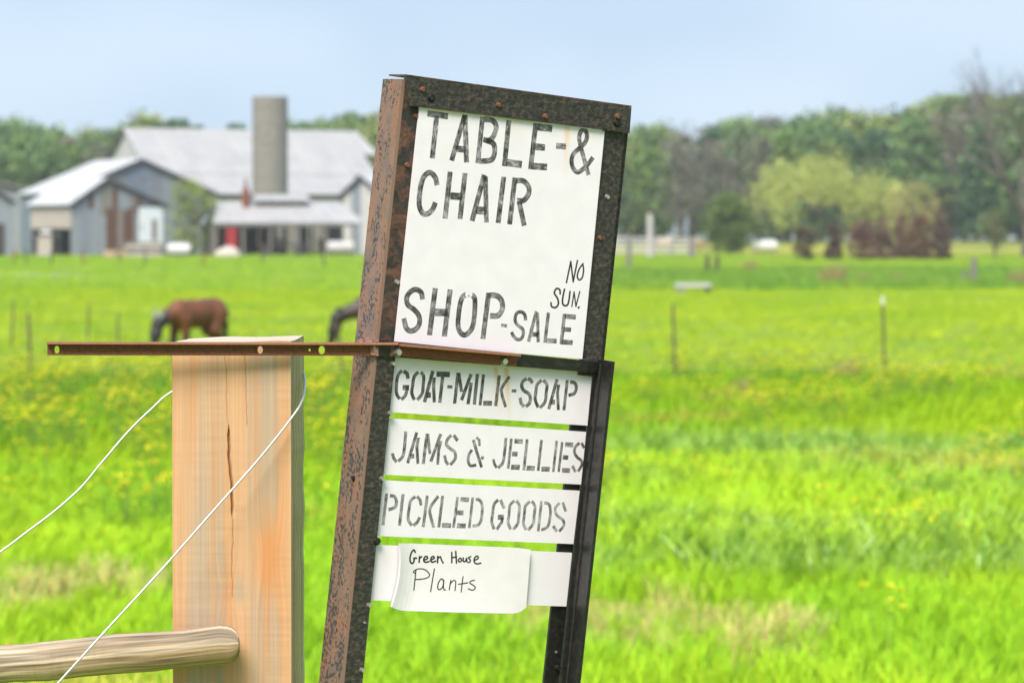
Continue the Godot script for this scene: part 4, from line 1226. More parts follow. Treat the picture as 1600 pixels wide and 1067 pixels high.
	for x in [-0.7, 0.7]: boxed(tank, "cradle", Vector3(x, 0, 0), Vector3(0.2, 0.35, 1.0), M.dark_wood)

func log_post(called: String, label: String, px: float, d: float, h: float, r: float, mat: Material, lean := 0.0, group := "") -> void:
	var t := thing(called, label, "post", ground_at(px, d), 0.0, group)
	var mb := MB.new()
	mb.tube([Vector3(0, -0.2, 0), Vector3(lean * 0.5, h * 0.5, 0), Vector3(lean, h - 0.04, 0), Vector3(lean, h, 0)], [r * 1.08, r, r * 0.95, r * 0.7], 9)
	part(mb, "shaft", mat, t)

func t_post(px: float, d: float, h: float, lean: float, tip: bool, label: String) -> void:
	var t := thing("steel_fence_post", label, "fence post", ground_at(px, d), rng.randf_range(-0.4, 0.4), "steel posts across the pasture")
	t.rotation.z = lean
	boxed(t, "flange", Vector3(0, -0.3, 0), Vector3(0.045, h + 0.3 - (0.14 if tip else 0.0), 0.008), M.tpost)
	boxed(t, "stem", Vector3(0, -0.3, 0.022), Vector3(0.010, h + 0.3 - (0.14 if tip else 0.0), 0.036), M.tpost)
	for i in 9: boxed(t, "stud", Vector3(0, 0.2 + i * 0.11, -0.008), Vector3(0.014, 0.03, 0.008), M.tpost)
	if tip:
		boxed(t, "white_tip", Vector3(0, h - 0.14, 0), Vector3(0.046, 0.14, 0.009), M.tpost_tip)
		boxed(t, "white_tip", Vector3(0, h - 0.14, 0.0225), Vector3(0.011, 0.14, 0.036), M.tpost_tip)

func build_fences() -> void:
	t_post(1056, 55, 1.34, 0.035, false, "brown steel post without a tip right of the sign")
	t_post(1384, 56, 1.44, 0.03, true, "white-tipped steel post at the far right of the pasture")
	t_post(47, 54.5, 1.2, 0.03, false, "leaning steel post, the nearest one at the left edge")
	t_post(17, 76, 1.02, -0.05, false, "thin tilted post behind the nearest left one")
	t_post(136, 80, 0.9, -0.04, false, "faint steel post left of the brown mule")
	t_post(183, 78, 0.68, 0.0, false, "short stubby steel post nearest the brown mule")
	t_post(537, 57, 1.0, 0.12, false, "slanting steel post below the dark horse's head")
	log_post("wooden_post", "short dark post, left one of the pair past the ditch", 1106, 225, 1.25, 0.14, M.dark_wood)
	log_post("wooden_post", "short dark post, right one of the pair past the ditch", 1121, 222, 1.2, 0.14, M.dark_wood)
	log_post("wooden_post", "stout grey post standing before the dry grass at far right", 1522, 175, 1.4, 0.16, M.grey_board)
	log_post("wooden_post", "low stub of a post beside the stout grey post", 1507, 177, 0.75, 0.11, M.grey_board)
	log_post("wooden_post", "weathered corral corner post just right of the sign", 983, 232, 2.5, 0.17, M.grey_board)
	log_post("wooden_post", "pale tall pole rising above the corral rails", 1016, 318, 4.0, 0.28, M.old_white)
	log_post("wooden_post", "stocky post ending the corral rails", 1080, 300, 1.9, 0.22, M.grey_board)
	var t := thing("corral_fence", "pale grey board corral between the sign and the round evergreen", "fence", ground_at(945, 322))
	for i in 5: boxed(t, "post", Vector3(i * 2.1, -0.1, 0), Vector3(0.2, 1.95, 0.2), M.grey_board)
	for j in 4:
		for i in 4: boxed(t, "rail", Vector3(1.05 + i * 2.1, 0.35 + j * 0.42, 0.13), Vector3(2.16, 0.2, 0.05), M.old_white)
	for i in 9:
		log_post("yard_fence_post", "thin post in the faint fence line below the barns, %s from the left" % ORDINAL[i], [22, 41, 80, 128, 186, 226, 318, 410, 505][i], 250 + 6.0 * sin(i * 2.0), 1.25 + 0.15 * sin(i * 3.0), 0.06, M.dark_wood if i % 3 else M.stove, 0.05 * sin(i * 5.0), "posts of the fence line below the barns")
	t = thing("culvert_slab", "pale concrete slab over a dark culvert mouth in the pasture", "culvert", ground_at(1083, 157))
	boxed(t, "slab", Vector3(0, 0.26, 0), Vector3(1.6, 0.17, 0.9), M.old_white)
	boxed(t, "abutment", Vector3(-0.55, -0.05, 0), Vector3(0.4, 0.31, 0.8), M.concrete)
	boxed(t, "abutment", Vector3(0.68, -0.05, 0), Vector3(0.2, 0.31, 0.8), M.dark_wood)
	var wb := thing("wrapped_bale", "white wrapped bale in the yellow field near the round evergreen", "hay bale", ground_at(1195, 372))
	var mb := MB.new()
	mb.tube([Vector3(-1.4, 0.7, 0), Vector3(-1.3, 0.7, 0), Vector3(-1.1, 0.7, 0), Vector3(1.1, 0.7, 0), Vector3(1.3, 0.7, 0), Vector3(1.4, 0.7, 0)], [0.3, 0.55, 0.68, 0.68, 0.55, 0.3], 18)
	part(mb, "wrap", M.white_plastic, wb)

# ---------------------------------------------------------------- trees
func leaf_clumps(mb: MB, clumps: Array, per: int, leaf: float, base: Color, vary: float) -> void:
	for c in clumps:
		var tint := 1.0 + rng.randf_range(-vary, vary)
		var warm := rng.randf_range(-0.12, 0.12)
		for i in per:
			var d := Vector3(rng.randfn(), rng.randfn() * 0.8, rng.randfn()) * 0.5
			var p: Vector3 = c[0] + d * c[1]
			var a := Vector3(rng.randf_range(-1, 1), rng.randf_range(-1, 1), rng.randf_range(-1, 1)).normalized()
			var b := a.cross(Vector3(rng.randf_range(-1, 1), rng.randf_range(-1, 1), rng.randf_range(-1, 1))).normalized()
			var s := leaf * rng.randf_range(0.6, 1.3)
			var g := tint * rng.randf_range(0.85, 1.15)
			mb.col = Color(base.r * g * (1.0 + warm), base.g * g, base.b * g)
			mb.tri(p - a * s, p + b * s * 0.6, p + a * s, d + Vector3(0, 0.3, 0))
			mb.tri(p - a * s, p - b * s * 0.6, p + a * s, d + Vector3(0, 0.3, 0))

func limbs(mb: MB, p: Vector3, d: Vector3, len: float, r: float, depth: int, tips: Array, spread: float) -> void:
	var mid := p + d * len * 0.5 + Vector3(rng.randfn(), rng.randfn(), rng.randfn()) * len * 0.04
	var end := p + d * len + Vector3(rng.randfn(), rng.randfn(), rng.randfn()) * len * 0.06
	mb.tube([p, mid, end], [r, r * 0.82, r * 0.62], 6 if depth > 2 else 4, false)
	if depth == 0:
		tips.append(end)
		return
	for i in (3 if rng.randf() < 0.6 else 2):
		var nd := (d + Vector3(rng.randfn(), rng.randfn() * 0.6 + 0.12, rng.randfn()) * spread).normalized()
		limbs(mb, end if i else mid.lerp(end, 0.7), nd, len * rng.randf_range(0.62, 0.82), r * 0.58, depth - 1, tips, spread)

# a crown of clumps on real limbs; shape: 0 round, 1 cone, 2 drooping
func tree(called: String, label: String, where: Vector3, h: float, wide: float, low: float, base: Color, clumps: int, per: int, leaf: float, group := "", shape := 0, vary := 0.25) -> Node3D:
	var t := thing(called, label, "tree" if h > 4.0 else "shrub", where, rng.randf_range(0, TAU), group)
	var wood := MB.new()
	var spots := []
	var r := h * 0.017 + 0.04
	wood.tube([Vector3(0, -0.2, 0), Vector3(0, h * 0.15, 0), Vector3(rng.randfn() * 0.02 * h, h * 0.5, rng.randfn() * 0.02 * h), Vector3(0, h * 0.86, 0)], [r * 1.4, r, r * 0.65, r * 0.2], 8, false)
	for i in clumps:
		var f := rng.randf()
		var y: float
		var rad: float
		var a := rng.randf_range(0, TAU)
		if shape == 1:
			y = low + (h - low) * (1.0 - sqrt(f)) * 0.97
			rad = wide * 0.5 * (1.0 - (y - low) / (h - low)) * rng.randf_range(0.55, 1.0) + 0.1
		else:
			var v := pow(f, 0.8) * 2.0 - 1.0
			y = lerpf(low, h, v * 0.5 + 0.5)
			rad = wide * 0.5 * sqrt(maxf(0.02, 1.0 - v * v * 0.92)) * rng.randf_range(0.35, 1.0) * (1.0 + 0.22 * sin(a * 3.0 + h) + 0.14 * sin(a * 5.0 + v * 4.0))
		spots.append([Vector3(cos(a) * rad, y, sin(a) * rad), wide * rng.randf_range(0.10, 0.19)])
	for i in mini(22, clumps):
		var s: Vector3 = spots[i][0]
		var from := Vector3(0, clampf(s.y - s.length() * 0.35, h * 0.12, h * 0.8), 0)
		wood.tube([from, from.lerp(s, 0.5) + Vector3(0, 0.04 * h, 0), s], [r * 0.45, r * 0.28, r * 0.1], 5, false)
	part(wood, "trunk", M.bark, t)
	var crown := MB.new()
	if shape == 2:
		for s in spots.duplicate():
			for k in 3: spots.append([s[0] + Vector3(rng.randfn() * 0.3, -0.45 * (k + 1), rng.randfn() * 0.3), s[1] * 0.7])
	leaf_clumps(crown, spots, per, leaf, base, vary)
	part(crown, "crown", M.leaf, t)
	return t

func build_woods() -> void:
	var kinds := [
		["oak_tree", "fresh green wood tree", Color(.150, .245, .055)], ["maple_tree", "yellow-green wood tree", Color(.225, .290, .075)],
		["pine_tree", "dark evergreen wood tree", Color(.060, .135, .055)], ["ash_tree", "grey-brown bare wood tree", Color(.145, .145, .105)], ["elm_tree", "mid green wood tree", Color(.125, .215, .070)]]
	var proto := []
	for k in 5:
		for j in 2:
			var t := tree(kinds[k][0], kinds[k][1], Vector3(0, 0, -520), 17.0, [8.5, 8.0, 6.5, 8.0, 9.0][k], 1.5 if k != 3 else 3.0, kinds[k][2], 150 if k != 3 else 110, 30 if k != 3 else 16, 0.34 if k != 3 else 0.26, "trees of the distant wood", 1 if k == 2 and j == 0 else 0)
			proto.append(t)
	var used := {}
	var where := func(px: float, d: float) -> String:
		var row := "front row" if d < 489.0 else ("middle row" if d < 512.0 else "back row")
		for q in [[-40, "outside left edge"], [60, "at far left edge"], [125, "above patched shed roof"], [200, "left of great barn ridge"], [300, "over left of great barn roof"], [390, "just left of the silo"], [460, "behind the silo"], [590, "between silo and sign"], [950, "hidden behind the sign"], [1030, "above the corral"], [1100, "left of round evergreen"], [1180, "above round evergreen"], [1250, "above willow's left side"], [1340, "above willow's middle"], [1420, "above willow's right side"], [1500, "above browned cedars"], [1600, "around half-bare tree"]]:
			if px < q[0]: return "%s, %s" % [q[1], row]
		return "past right edge, " + row
	var place := func(k: int, px: float, d: float, h: float) -> void:
		var i := k * 2 + rng.randi() % 2
		var w := ground_at(px, d)
		var s := h / 17.0
		var size := Vector3(s * rng.randf_range(0.9, 1.25), s, s * rng.randf_range(0.9, 1.25))
		if not used.has(i):
			used[i] = true
			proto[i].position = w; proto[i].scale = size
			proto[i].set_meta("label", kinds[k][1] + " " + where.call(px, d))
		else:
			copy(proto[i], w, rng.randf_range(0, TAU), size, kinds[k][1] + " " + where.call(px, d))
	# height of the wood's top edge in pixels, left to right
	var skyline := [[-300, 172], [0, 174], [60, 178], [110, 192], [200, 196], [222, 166], [300, 182], [350, 186], [460, 176], [500, 172], [560, 160], [620, 150], [960, 186], [1000, 192], [1090, 180], [1180, 172], [1260, 158], [1330, 162], [1420, 152], [1470, 140], [1540, 130], [1600, 128], [1900, 132]]
	var top := func(px: float) -> float:
		for i in skyline.size() - 1:
			if px <= skyline[i + 1][0]: return lerpf(skyline[i][1], skyline[i + 1][1], clampf((px - skyline[i][0]) / (skyline[i + 1][0] - skyline[i][0]), 0, 1))
		return 132.0
	var mix_left := [0, 4, 1, 3, 0, 4, 1, 4]
	var mix_right := [0, 3, 4, 2, 3, 0, 1, 3, 2, 4]
	for row in 3:
		var d: float = [478.0, 500.0, 525.0][row]
		var px := -260.0 + row * 31.0
		while px < 1880.0:
			var mix: Array = mix_left if px < 600 else mix_right
			var k: int = mix[rng.randi() % mix.size()]
			if px > 230 and px < 600 and rng.randf() < 0.3: k = 2
			if px > 1050 and px < 1190 and row == 0: k = 3
			var want: float = (375.0 - top.call(px)) / FOCAL * d + EYE.y - gy(0, d)
			place.call(k, px + rng.randf_range(-14, 14), d + rng.randf_range(-6, 6), want * ([0.80, 0.87, 0.91][row] * rng.randf_range(0.97, 1.03)))
			px += rng.randf_range(40, 54) if row < 2 else rng.randf_range(27, 38)
	var same := {}
	for o in get_children():
		if o.has_meta("group") and o.get_meta("group") == "trees of the distant wood":
			var l: String = o.get_meta("label")
			if not same.has(l): same[l] = []
			same[l].append(o)
	for l in same:
		if same[l].size() < 2: continue
		same[l].sort_custom(func(a, b): return a.position.x < b.position.x)
		for i in same[l].size(): same[l][i].set_meta("label", "%s, %s" % [l, ["first from left", "second from left", "third from left", "fourth from left", "fifth from left", "sixth from left"][mini(i, 5)]])
	# undergrowth closing the foot of the wood
	var under := MB.new()
	var spots := []
	for i in 800:
		var px := rng.randf_range(-320, 1920)
		var d := rng.randf_range(470, 530)
		var w := ground_at(px, d)
		spots.append([w + Vector3(0, rng.randf_range(0.4, 6.5), 0), rng.randf_range(1.2, 2.4)])
	leaf_clumps(under, spots, 24, 0.36, Color(.085, .115, .045), 0.4)
	var u := part(under, "undergrowth", M.leaf, self)
	kind(u, "stuff"); tag(u, "dark brushy undergrowth along the foot of the wood", "bushes")
	# the nearer trees on the right
	var wt := thing("willow_tree", "broad loose yellow-green willow in front of the wood", "tree", ground_at(1300, 335))
	var ww := MB.new()
	var wtips := []
	ww.tube([Vector3(0, -0.3, 0), Vector3(0.1, 1.2, 0), Vector3(0, 2.2, 0)], [0.30, 0.22, 0.20], 9, false)
	for i in 10:
		var a := TAU * i * 0.31 + 0.2
		limbs(ww, Vector3(0, 1.5 + 0.1 * i, 0), Vector3(cos(a), 0.42 + 0.42 * (i % 3), sin(a)).normalized(), 3.1 + 0.3 * (i % 2), 0.085, 4, wtips, 0.45)
	part(ww, "trunk", M.bark, wt)
	var wl := MB.new()
	var wspots := []
	for q in wtips:
		if q.y > 11.4 or rng.randf() < 0.1: continue
		for k in 6: wspots.append([q + Vector3(rng.randfn() * 0.3, -0.45 * k, rng.randfn() * 0.3), 0.75])
	leaf_clumps(wl, wspots, 9, 0.12, Color(.38, .44, .11), 0.2)
	part(wl, "crown", M.leaf, wt)
	tree("round_evergreen", "dark rounded evergreen left of the willow", ground_at(1140, 352), 5.7, 5.3, 0.0, Color(.100, .160, .026), 150, 70, 0.13, "", 0, 0.2)
	tree("budding_tree", "small pale budding tree behind the rusty brown cedars", ground_at(1430, 318), 6.6, 5.0, 1.4, Color(.29, .28, .10), 80, 34, 0.12, "", 0, 0.15)
	var brown := Color(.165, .098, .064)
	var list := [[1347, 292, 3.0, 2.5, "rusty brown cedar, leftmost of the browned clump"], [1378, 290, 4.1, 2.2, "rusty brown cedar, second from the clump's left end"], [1410, 293, 4.9, 2.2, "rusty brown cedar at the middle of the clump"], [1440, 290, 3.6, 2.4, "rusty brown cedar, second from the clump's right end"], [1470, 292, 5.0, 1.9, "tall rusty brown cedar, rightmost of the browned clump"]]
	for q in list: tree("cedar_shrub", q[4], ground_at(q[0], q[1]), q[2], q[3], 0.05, Color(brown.r * rng.randf_range(0.8, 1.2), brown.g * rng.randf_range(0.8, 1.15), brown.b), 90, 60, 0.085, "browned cedars", 1 if q[2] > 3.95 else 0, 0.35)
	tree("cedar_shrub", "small olive-brown cedar bush left of the browned clump", ground_at(1258, 288), 2.7, 2.3, 0.0, Color(.085, .060, .026), 70, 50, 0.08, "browned cedars", 0, 0.3)
	tree("cedar_shrub", "narrow dark brown cedar between the bush and the clump", ground_at(1303, 287), 3.6, 1.5, 0.2, Color(.075, .042, .024), 60, 50, 0.08, "browned cedars", 1, 0.3)
	tree("sapling", "thin green sapling at the far right, right of the browned cedars", ground_at(1555, 300), 4.2, 3.4, 0.9, Color(.13, .15, .045), 46, 20, 0.10, "", 0, 0.2)
	tree("yard_tree", "leafing yellow-green bush before the tin barn", ground_at(300, 324), 6.8, 5.0, 0.6, Color(.24, .29, .06), 90, 34, 0.13, "", 0, 0.2)
	# big half-bare tree cut by the right edge
	var t := thing("bare_tree", "tall half-bare tree with spreading grey limbs at the right edge", "tree", ground_at(1605, 300))
	var wood := MB.new()
	var tips := []
	wood.tube([Vector3(0, -0.3, 0), Vector3(0.1, 1.8, 0), Vector3(-0.05, 3.6, 0)], [0.55, 0.45, 0.40], 9, false)
	for i in 6:
		var a := TAU * i / 6.0 + 0.4
		limbs(wood, Vector3(-0.05, 2.6 + 0.2 * i, 0), Vector3(cos(a) * 0.7, 1.0, sin(a) * 0.7).normalized(), 4.6, 0.25, 5, tips, 0.36)
	part(wood, "trunk", M.bark, t)
	var buds := MB.new()
	var bud_spots := []
	for q in tips:
		if rng.randf() < 0.6: bud_spots.append([q, 0.8])
	leaf_clumps(buds, bud_spots, 6, 0.075, Color(.17, .17, .065), 0.3)
	part(buds, "crown", M.leaf, t)

# ---------------------------------------------------------------- ground cover
func tuft(blades: int, tall: float, width: float, spread: float, lean: float, base: Color, s: int) -> ArrayMesh:
	var r := RandomNumberGenerator.new()
	r.seed = s
	var mb := MB.new()
	for i in blades:
		var a := r.randf_range(0, TAU)
		var o := Vector3(cos(a), 0, sin(a)) * spread * sqrt(r.randf())
		var h := tall * r.randf_range(0.55, 1.1)
		var dir := Vector3(r.randfn() + 0.9, 0, r.randfn() * 0.9).normalized()
		var side := dir.cross(Vector3.UP).rotated(Vector3.UP, r.randf_range(-1.2, 1.2)) * width * r.randf_range(0.7, 1.2)
		var bend := lean * r.randf_range(0.4, 1.5) * h
		var g := r.randf_range(0.8, 1.2)
		mb.col = Color(base.r * g * r.randf_range(0.85, 1.2), base.g * g, base.b * g)
		var p0 := o
		var p1 := o + Vector3(0, h * 0.55, 0) + dir * bend * 0.25
		var p2 := o + Vector3(0, h * 0.9, 0) + dir * bend * 0.7
		var p3 := o + Vector3(0, h * (1.0 - lean * 0.12), 0) + dir * bend * 1.25
		mb.quad(p0 - side, p0 + side, p1 + side * 0.85, p1 - side * 0.85, -dir + Vector3.UP)
		mb.quad(p1 - side * 0.85, p1 + side * 0.85, p2 + side * 0.55, p2 - side * 0.55, -dir + Vector3.UP)
		mb.tri(p2 - side * 0.55, p2 + side * 0.55, p3, -dir + Vector3.UP)
	return mb.mesh()

func scatter(called: String, label: String, mesh: Mesh, mat: Material, count: int, d0: float, d1: float, tint: Callable, size: Callable) -> void:
	var mm := MultiMesh.new()
	mm.transform_format = MultiMesh.TRANSFORM_3D
	mm.use_colors = true
	mm.mesh = mesh
	var X := []
	var tries := 0
	while X.size() < count and tries < count * 6:
		tries += 1
		var d := sqrt(rng.randf_range(d0 * d0, d1 * d1))
		var x := rng.randf_range(-1, 1) * (0.185 * d + 2.0)
		var s: float = size.call(x, d)
		if s <= 0.0: continue
		X.append([x, d, s])
	mm.instance_count = X.size()
	for i in X.size():
		var q: Array = X[i]
		var s: float = q[2] * rng.randf_range(0.75, 1.3)
		mm.set_instance_transform(i, Transform3D(Basis(Vector3.UP, rng.randf_range(-0.9, 0.9) if rng.randf() < 0.8 else rng.randf_range(0, TAU)).scaled(Vector3(s, s * rng.randf_range(0.8, 1.2), s)), Vector3(q[0], gy(q[0], q[1]) - 0.01, -q[1])))
		mm.set_instance_color(i, tint.call(q[0], q[1]))
	var o := MultiMeshInstance3D.new()
	o.multimesh = mm; o.material_override = mat; o.name = numbered(called)
	add_child(o)
	kind(o, "stuff"); tag(o, label, "grass")

func flower_mesh(s: int, heads: int) -> ArrayMesh:
	var r := RandomNumberGenerator.new()
	r.seed = s
	var mb := MB.new()
	for i in heads:
		var p := Vector3(r.randfn() * 0.003, 0, r.randfn() * 0.003)
		var q := p + Vector3(r.randfn() * 0.08, r.randf_range(0.30, 0.46), r.randfn() * 0.08)
		mb.col = Color(.10, .20, .03)
		mb.tube([p, p.lerp(q, 0.5) + Vector3(0.01, 0.01, 0), q], [0.003, 0.0025, 0.002], 3, false)
		mb.col = Color(.95, .84, .03)
		for k in 5:
			var a := TAU * k / 5.0 + r.randf()
			var d := Vector3(cos(a), 1.0, sin(a)).normalized()
			var w := Vector3(-sin(a), 0, cos(a)) * 0.015
			mb.quad(q, q + d * 0.020 - w, q + d * 0.034, q + d * 0.020 + w, Vector3.UP)
	return mb.mesh()

func build_ground() -> void:
	var n := FastNoiseLite.new()
	n.seed = 8; n.frequency = 0.035; n.fractal_octaves = 4
	# one sheet; its colour follows what grows or lies there
	var mb := MB.new()
	var ds := []
	var d := -14.0
	while d < 1500.0:
		ds.append(d)
		d += 1.0 if d < 20.0 else (4.0 if d < 120.0 else (8.0 if d < 520.0 else 90.0))
	var cols := func(x: float, dd: float) -> Color:
		var px := 800.0 + x / maxf(dd, 1.0) * FOCAL
		var g := n.get_noise_2d(x, dd * 0.6)
		var c := Color(.215, .340, .016).lerp(Color(.275, .380, .022), clampf(0.5 + g, 0, 1))
		if dd > 235.0 and px > 930.0:
			c = c.lerp(Color(.20, .21, .03), 0.6)
			if dd > 335.0 and dd < 420.0: c = Color(.50, .46, .02).lerp(Color(.25, .32, .03), clampf(0.4 + g * 1.5, 0, 1))
			if dd > 296.0 and dd < 336.0: c = Color(.27, .21, .12).lerp(c, clampf(0.35 + g * 2.0, 0, 1))
		elif dd > 300.0 and dd < 345.0: c = c.lerp(Color(.16, .14, .09), 0.55)
		return c
	for j in ds.size() - 1:
		var cnt := 40
		for i in cnt:
			var q := []
			for k in [[0, 0], [1, 0], [1, 1], [0, 1]]:
				var dd: float = ds[j + k[1]]
				var w := 0.30 * maxf(dd, 0.0) + 16.0
				var x: float = w * (2.0 * (i + k[0]) / cnt - 1.0)
				q.append([Vector3(x, gy(x, dd), -dd), cols.call(x, dd)])
			for tr in [[0, 1, 2], [0, 2, 3]]:
				var e0 := mb.v.size()
				mb.tri(q[tr[0]][0], q[tr[1]][0], q[tr[2]][0], Vector3.UP)
				for m in 3:
					for k in tr:
						if mb.v[e0 + m].is_equal_approx(q[k][0]): mb.c[e0 + m] = q[k][1]
	var mat := vertexed(0.95)
	mat.albedo_texture = noise_tex(512, 0.03, [[0.0, Color(.62, .62, .6)], [0.5, Color(.86, .86, .84)], [1.0, Color(1, 1, 1)]], 71)
	mat.uv1_triplanar = true
	mat.uv1_world_triplanar = true
	mat.uv1_scale = Vector3.ONE * 0.45
	kind(part(mb, "ground", mat, self), "structure")
	# gravel lane in front of the barns
	var lane := MB.new()
	for i in 12:
		var a := -140.0 + i * 22.0
		lane.quad(ground_at(a, 214 + 1.5 * sin(i)) + Vector3(0, 0.02, 0), ground_at(a + 22, 214 + 1.5 * sin(i + 1)) + Vector3(0, 0.02, 0), ground_at(a + 22, 222 + sin(i + 1.0)) + Vector3(0, 0.02, 0), ground_at(a, 222 + sin(i)) + Vector3(0, 0.02, 0), Vector3.UP)
	kind(part(lane, "gravel_lane", mottled([[0.0, lin(.30, .30, .29)], [1.0, lin(.45, .44, .42)]], 0.05, 2.0, 73, 0.95), self), "structure")

	var patch := FastNoiseLite.new()
	patch.seed = 18; patch.frequency = 0.16; patch.fractal_octaves = 3
	var dry := FastNoiseLite.new()
	dry.seed = 28; dry.frequency = 0.22; dry.fractal_octaves = 2
	var tint := func(x: float, dd: float) -> Color:
		var g := patch.get_noise_2d(x, dd * 0.5)
		var c := Color(0.82, 0.92, 0.8).lerp(Color(1.18, 1.06, 0.9), clampf(0.5 + g * 1.3, 0, 1))
		for q in [[0.76, 20.6, 0.75, 1.3], [-2.95, 22.4, 0.7, 1.2], [1.5, 19.6, 0.5, 0.8]]:
			var e := pow((x - q[0]) / q[2], 2.0) + pow((dd - q[1]) / q[3], 2.0) + 1.6 * patch.get_noise_2d(x * 6.0, dd * 3.0)
			if e < 1.0 and rng.randf() < 0.75: c = Color(1.5, 0.85, 9.0)
		if dry.get_noise_2d(x, dd * 0.5) > 0.52 and dd < 60.0: c = Color(1.5, 0.92, 4.0)
		return c
	var always := func(_x: float, _d: float) -> float: return 1.0
	var gr := Color(.275, .480, .016)
	scatter("tall_grass", "long fresh green roadside grass in the foreground pasture", tuft(16, 0.22, 0.0042, 0.09, 0.55, gr, 1), M.grass, 17000, 14.5, 34.0, tint, func(x, dd): return 1.25 if (x > 0.8 and dd > 24.0) else (0.5 if pow((x - 0.76) / 0.8, 2.0) + pow((dd - 20.6) / 1.4, 2.0) < 1.0 else 0.85))
	scatter("tall_grass", "long fresh green grass short of the steel posts", tuft(14, 0.20, 0.006, 0.12, 0.5, gr, 2), M.grass, 17000, 30.0, 58.0, tint, always)
	scatter("pasture_grass", "short grazed yellow-green grass where the mule feeds", tuft(14, 0.10, 0.008, 0.2, 0.5, Color(.330, .480, .020), 3), M.grass, 30000, 55.0, 165.0, tint, always)
	scatter("far_grass", "rougher grass of the far pasture below the barns", tuft(12, 0.20, 0.014, 0.35, 0.4, Color(.255, .410, .030), 4), M.grass, 20000, 160.0, 340.0, tint, func(x, dd): return 1.0 if dd < 300.0 else 0.7)
	# darker rank weeds along the ditch
	scatter("ditch_weeds", "dark rank weeds along the ditch right of the sign", tuft(16, 0.45, 0.016, 0.35, 0.35, Color(.175, .330, .045), 5), M.grass, 7000, 160.0, 235.0, tint, func(x, dd): return 0.8 if x > 5.0 + 2.0 * sin(dd) else 0.0)
	# long glossy leaves bent over by the wind on the right
	scatter("windblown_grass", "long bent glossy grass leaves on the right of the near pasture", tuft(14, 0.32, 0.0055, 0.10, 0.95, Color(.25, .45, .04), 7), M.grass_shiny, 2600, 23.0, 38.0, func(_x, _d): return Color(1, 1, 1), func(x, dd): return 1.0 if x > 0.6 + 0.5 * sin(dd * 1.3) and patch.get_noise_2d(x * 2.0, dd) > -0.1 else 0.0)
	# buttercups
	var fm := flower_mesh(3, 5)
	var bloom := func(x: float, dd: float) -> float:
		var px := 800.0 + x / dd * FOCAL
		var g := patch.get_noise_2d(x * 1.4 + 50.0, dd)
		if px < 560: return 1.0 if (dd > 33.0 and g > -0.12) or g > 0.32 else 0.0
		return 0.9 if (dd > 38.0 and g > 0.12) or g > 0.42 else 0.0
	scatter("buttercup_drift", "yellow buttercups strewn through the grass in the middle distance", fm, M.petal, 1300, 26.0, 58.0, func(_x, _d): return Color(1, 1, 1), bloom)
	var spots := [[1520, 33.0], [1545, 32.6], [1562, 33.4], [1532, 31.9], [1590, 31.0], [1556, 30.2], [1575, 29.3], [1352, 25.2], [1440, 25.0], [1465, 24.4], [1418, 24.2], [1216, 37.0], [1208, 38.2], [1385, 18.9], [1292, 26.6], [1590, 35.5], [66, 31.2], [30, 32.6], [25, 27.5], [90, 40.0], [52, 38.0], [1400, 27.5]]
	spots.sort_custom(func(a, b): return a[0] < b[0])
	for i in spots.size():
		var f := MeshInstance3D.new()
		f.mesh = fm; f.material_override = M.petal; f.name = numbered("buttercup")
		add_child(f)
		f.position = ground_at(spots[i][0], spots[i][1]) + Vector3(0, -0.01, 0); f.rotation.y = i * 1.7
		tag(f, "small yellow buttercup plant in the near grass, %s from the left" % ORDINAL[i], "flower", "single buttercup plants in the near grass")
	# straw-coloured clumps beyond the ditch
	var straw := tuft(70, 0.75, 0.02, 0.5, 0.5, Color(.33, .23, .13), 6)
	var straws := [[1300, 172, 1.6, "largest straw-coloured grass clump beyond the ditch"], [1345, 176, 0.8, "low straw-coloured clump right of the largest one"], [1400, 178, 0.8, "low straw-coloured clump under the browned cedars"], [1590, 170, 1.2, "straw-coloured clump at the right edge beyond the ditch"], [1170, 230, 1.2, "small straw-coloured clump below the white bale"], [1322, 57, 0.55, "wispy straw-coloured stalks left of the white-tipped post"], [1155, 52, 0.4, "wispy straw-coloured stalks right of the brown steel post"]]
	for q in straws:
		var f := MeshInstance3D.new()
		f.mesh = straw; f.material_override = M.grass; f.name = numbered("dry_grass_clump")
		add_child(f)
		f.position = ground_at(q[0], q[1]); f.scale = Vector3.ONE * q[2]
		tag(f, q[3], "dry grass", "straw-coloured clumps")
# ----------------------------------------------------------------
func sky_cover() -> ImageTexture:
	var n := FastNoiseLite.new()
	n.seed = 12; n.frequency = 1.0; n.fractal_octaves = 4
	var w := 768
	var h := 384
	var im := Image.create(w, h, false, Image.FORMAT_RGBA8)
	for y in h:
		var el := PI * (0.5 - (y + 0.5) / h)
		for x in w:
			var az := TAU * x / w
			var p := Vector3(cos(az) * cos(el), sin(el) * 3.0, sin(az) * cos(el))
			var v := clampf(n.get_noise_3dv(p * 5.5) * 1.9 + 0.35, 0.0, 1.0)
			im.set_pixel(x, y, Color(1, 1, 1, v * v * (3.0 - 2.0 * v)))
	return ImageTexture.create_from_image(im)

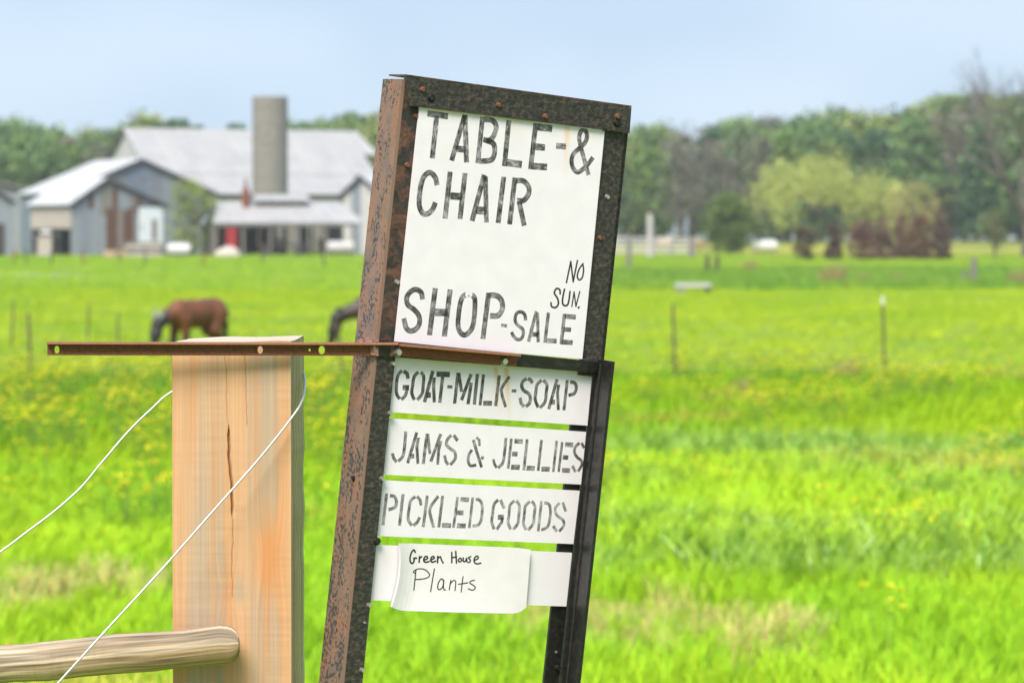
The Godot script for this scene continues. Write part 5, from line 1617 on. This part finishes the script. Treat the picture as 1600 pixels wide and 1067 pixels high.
func _ready() -> void:
	rng.seed = 20240
	# camera: a short telephoto focused on the sign
	var cam := Camera3D.new()
	cam.name = "camera"
	cam.position = EYE
	cam.rotation.x = -atan(158.5 / FOCAL)
	var lens := CameraAttributesPhysical.new()
	lens.frustum_focal_length = 121.5
	lens.frustum_focus_distance = 3.97
	lens.frustum_near = 0.1
	lens.frustum_far = 3000.0
	lens.exposure_aperture = 12.5
	cam.attributes = lens
	cam.fov = rad_to_deg(2.0 * atan(533.5 / FOCAL))
	cam.near = 0.1
	cam.far = 3000.0
	add_child(cam)
	cam.current = true
	view = cam.basis
	# light: high hazy sun from the left, pale spring sky
	var we := WorldEnvironment.new()
	we.name = "environment"
	var e := Environment.new()
	e.background_mode = Environment.BG_SKY
	var sky := Sky.new()
	var sm := ProceduralSkyMaterial.new()
	sm.sky_top_color = lin(.24, .35, .51)
	sm.sky_horizon_color = lin(.355, .435, .515)
	sm.sky_curve = 0.12
	sm.ground_horizon_color = lin(.34, .40, .30)
	sm.ground_bottom_color = lin(.12, .17, .06)
	sm.sky_cover = sky_cover()
	sm.sky_cover_modulate = Color(.26, .245, .23)
	sm.sun_angle_max = 1.0
	sky.sky_material = sm
	e.sky = sky
	e.tonemap_mode = Environment.TONE_MAPPER_LINEAR
	e.tonemap_exposure = 1.85
	e.sdfgi_enabled = true
	e.ssao_enabled = true
	e.ssil_enabled = true
	e.fog_enabled = true
	e.fog_density = 0.0002
	e.fog_light_color = lin(.70, .76, .80)
	we.environment = e
	add_child(we)
	var sun := DirectionalLight3D.new()
	sun.name = "sun"
	sun.light_energy = 1.0
	sun.light_color = Color(1.0, 0.965, 0.91)
	sun.light_angular_distance = 28.0
	sun.shadow_enabled = true
	add_child(sun)
	sun.look_at_from_position(Vector3(-0.30, 1.0, 0.80) * 10.0, Vector3.ZERO)

	make_materials()
	setup_sign()
	build_ground()
	build_farm()
	build_woods()
	build_fences()
	animal("brown_mule", "brown mule with dark head lowered, grazing behind the fence post", ground_at(305, 65), deg_to_rad(230), 0.97, 0.27, 0.036, Color(.135, .046, .018), Color(.022, .020, .022), Color(.05, .035, .03), Color(.28, .28, .30), 0.04)
	animal("dark_horse", "blackish brown horse grazing half hidden behind the sign", ground_at(610, 66), deg_to_rad(196), 1.04, 0.15, 0.036, Color(.060, .040, .036), Color(.022, .018, .018), Color(.03, .025, .025), Color(.03, .025, .024), 0.02)
	animal("tan_horse", "tan horse far off beyond the corral, the nearer to the pale pole", ground_at(1040, 360), deg_to_rad(160), 1.1, 0.15, 0.06, Color(.46, .31, .20), Color(.30, .20, .13), Color(.2, .14, .1), Color(.4, .28, .18), 0.0)
	animal("tan_horse", "tan horse far off beyond the corral, beside the round evergreen", ground_at(1088, 365), deg_to_rad(20), 1.1, 0.15, 0.06, Color(.44, .29, .18), Color(.28, .18, .12), Color(.2, .14, .1), Color(.4, .28, .18), 0.0)
	build_post()
	build_sign()
	build_rust_rail()
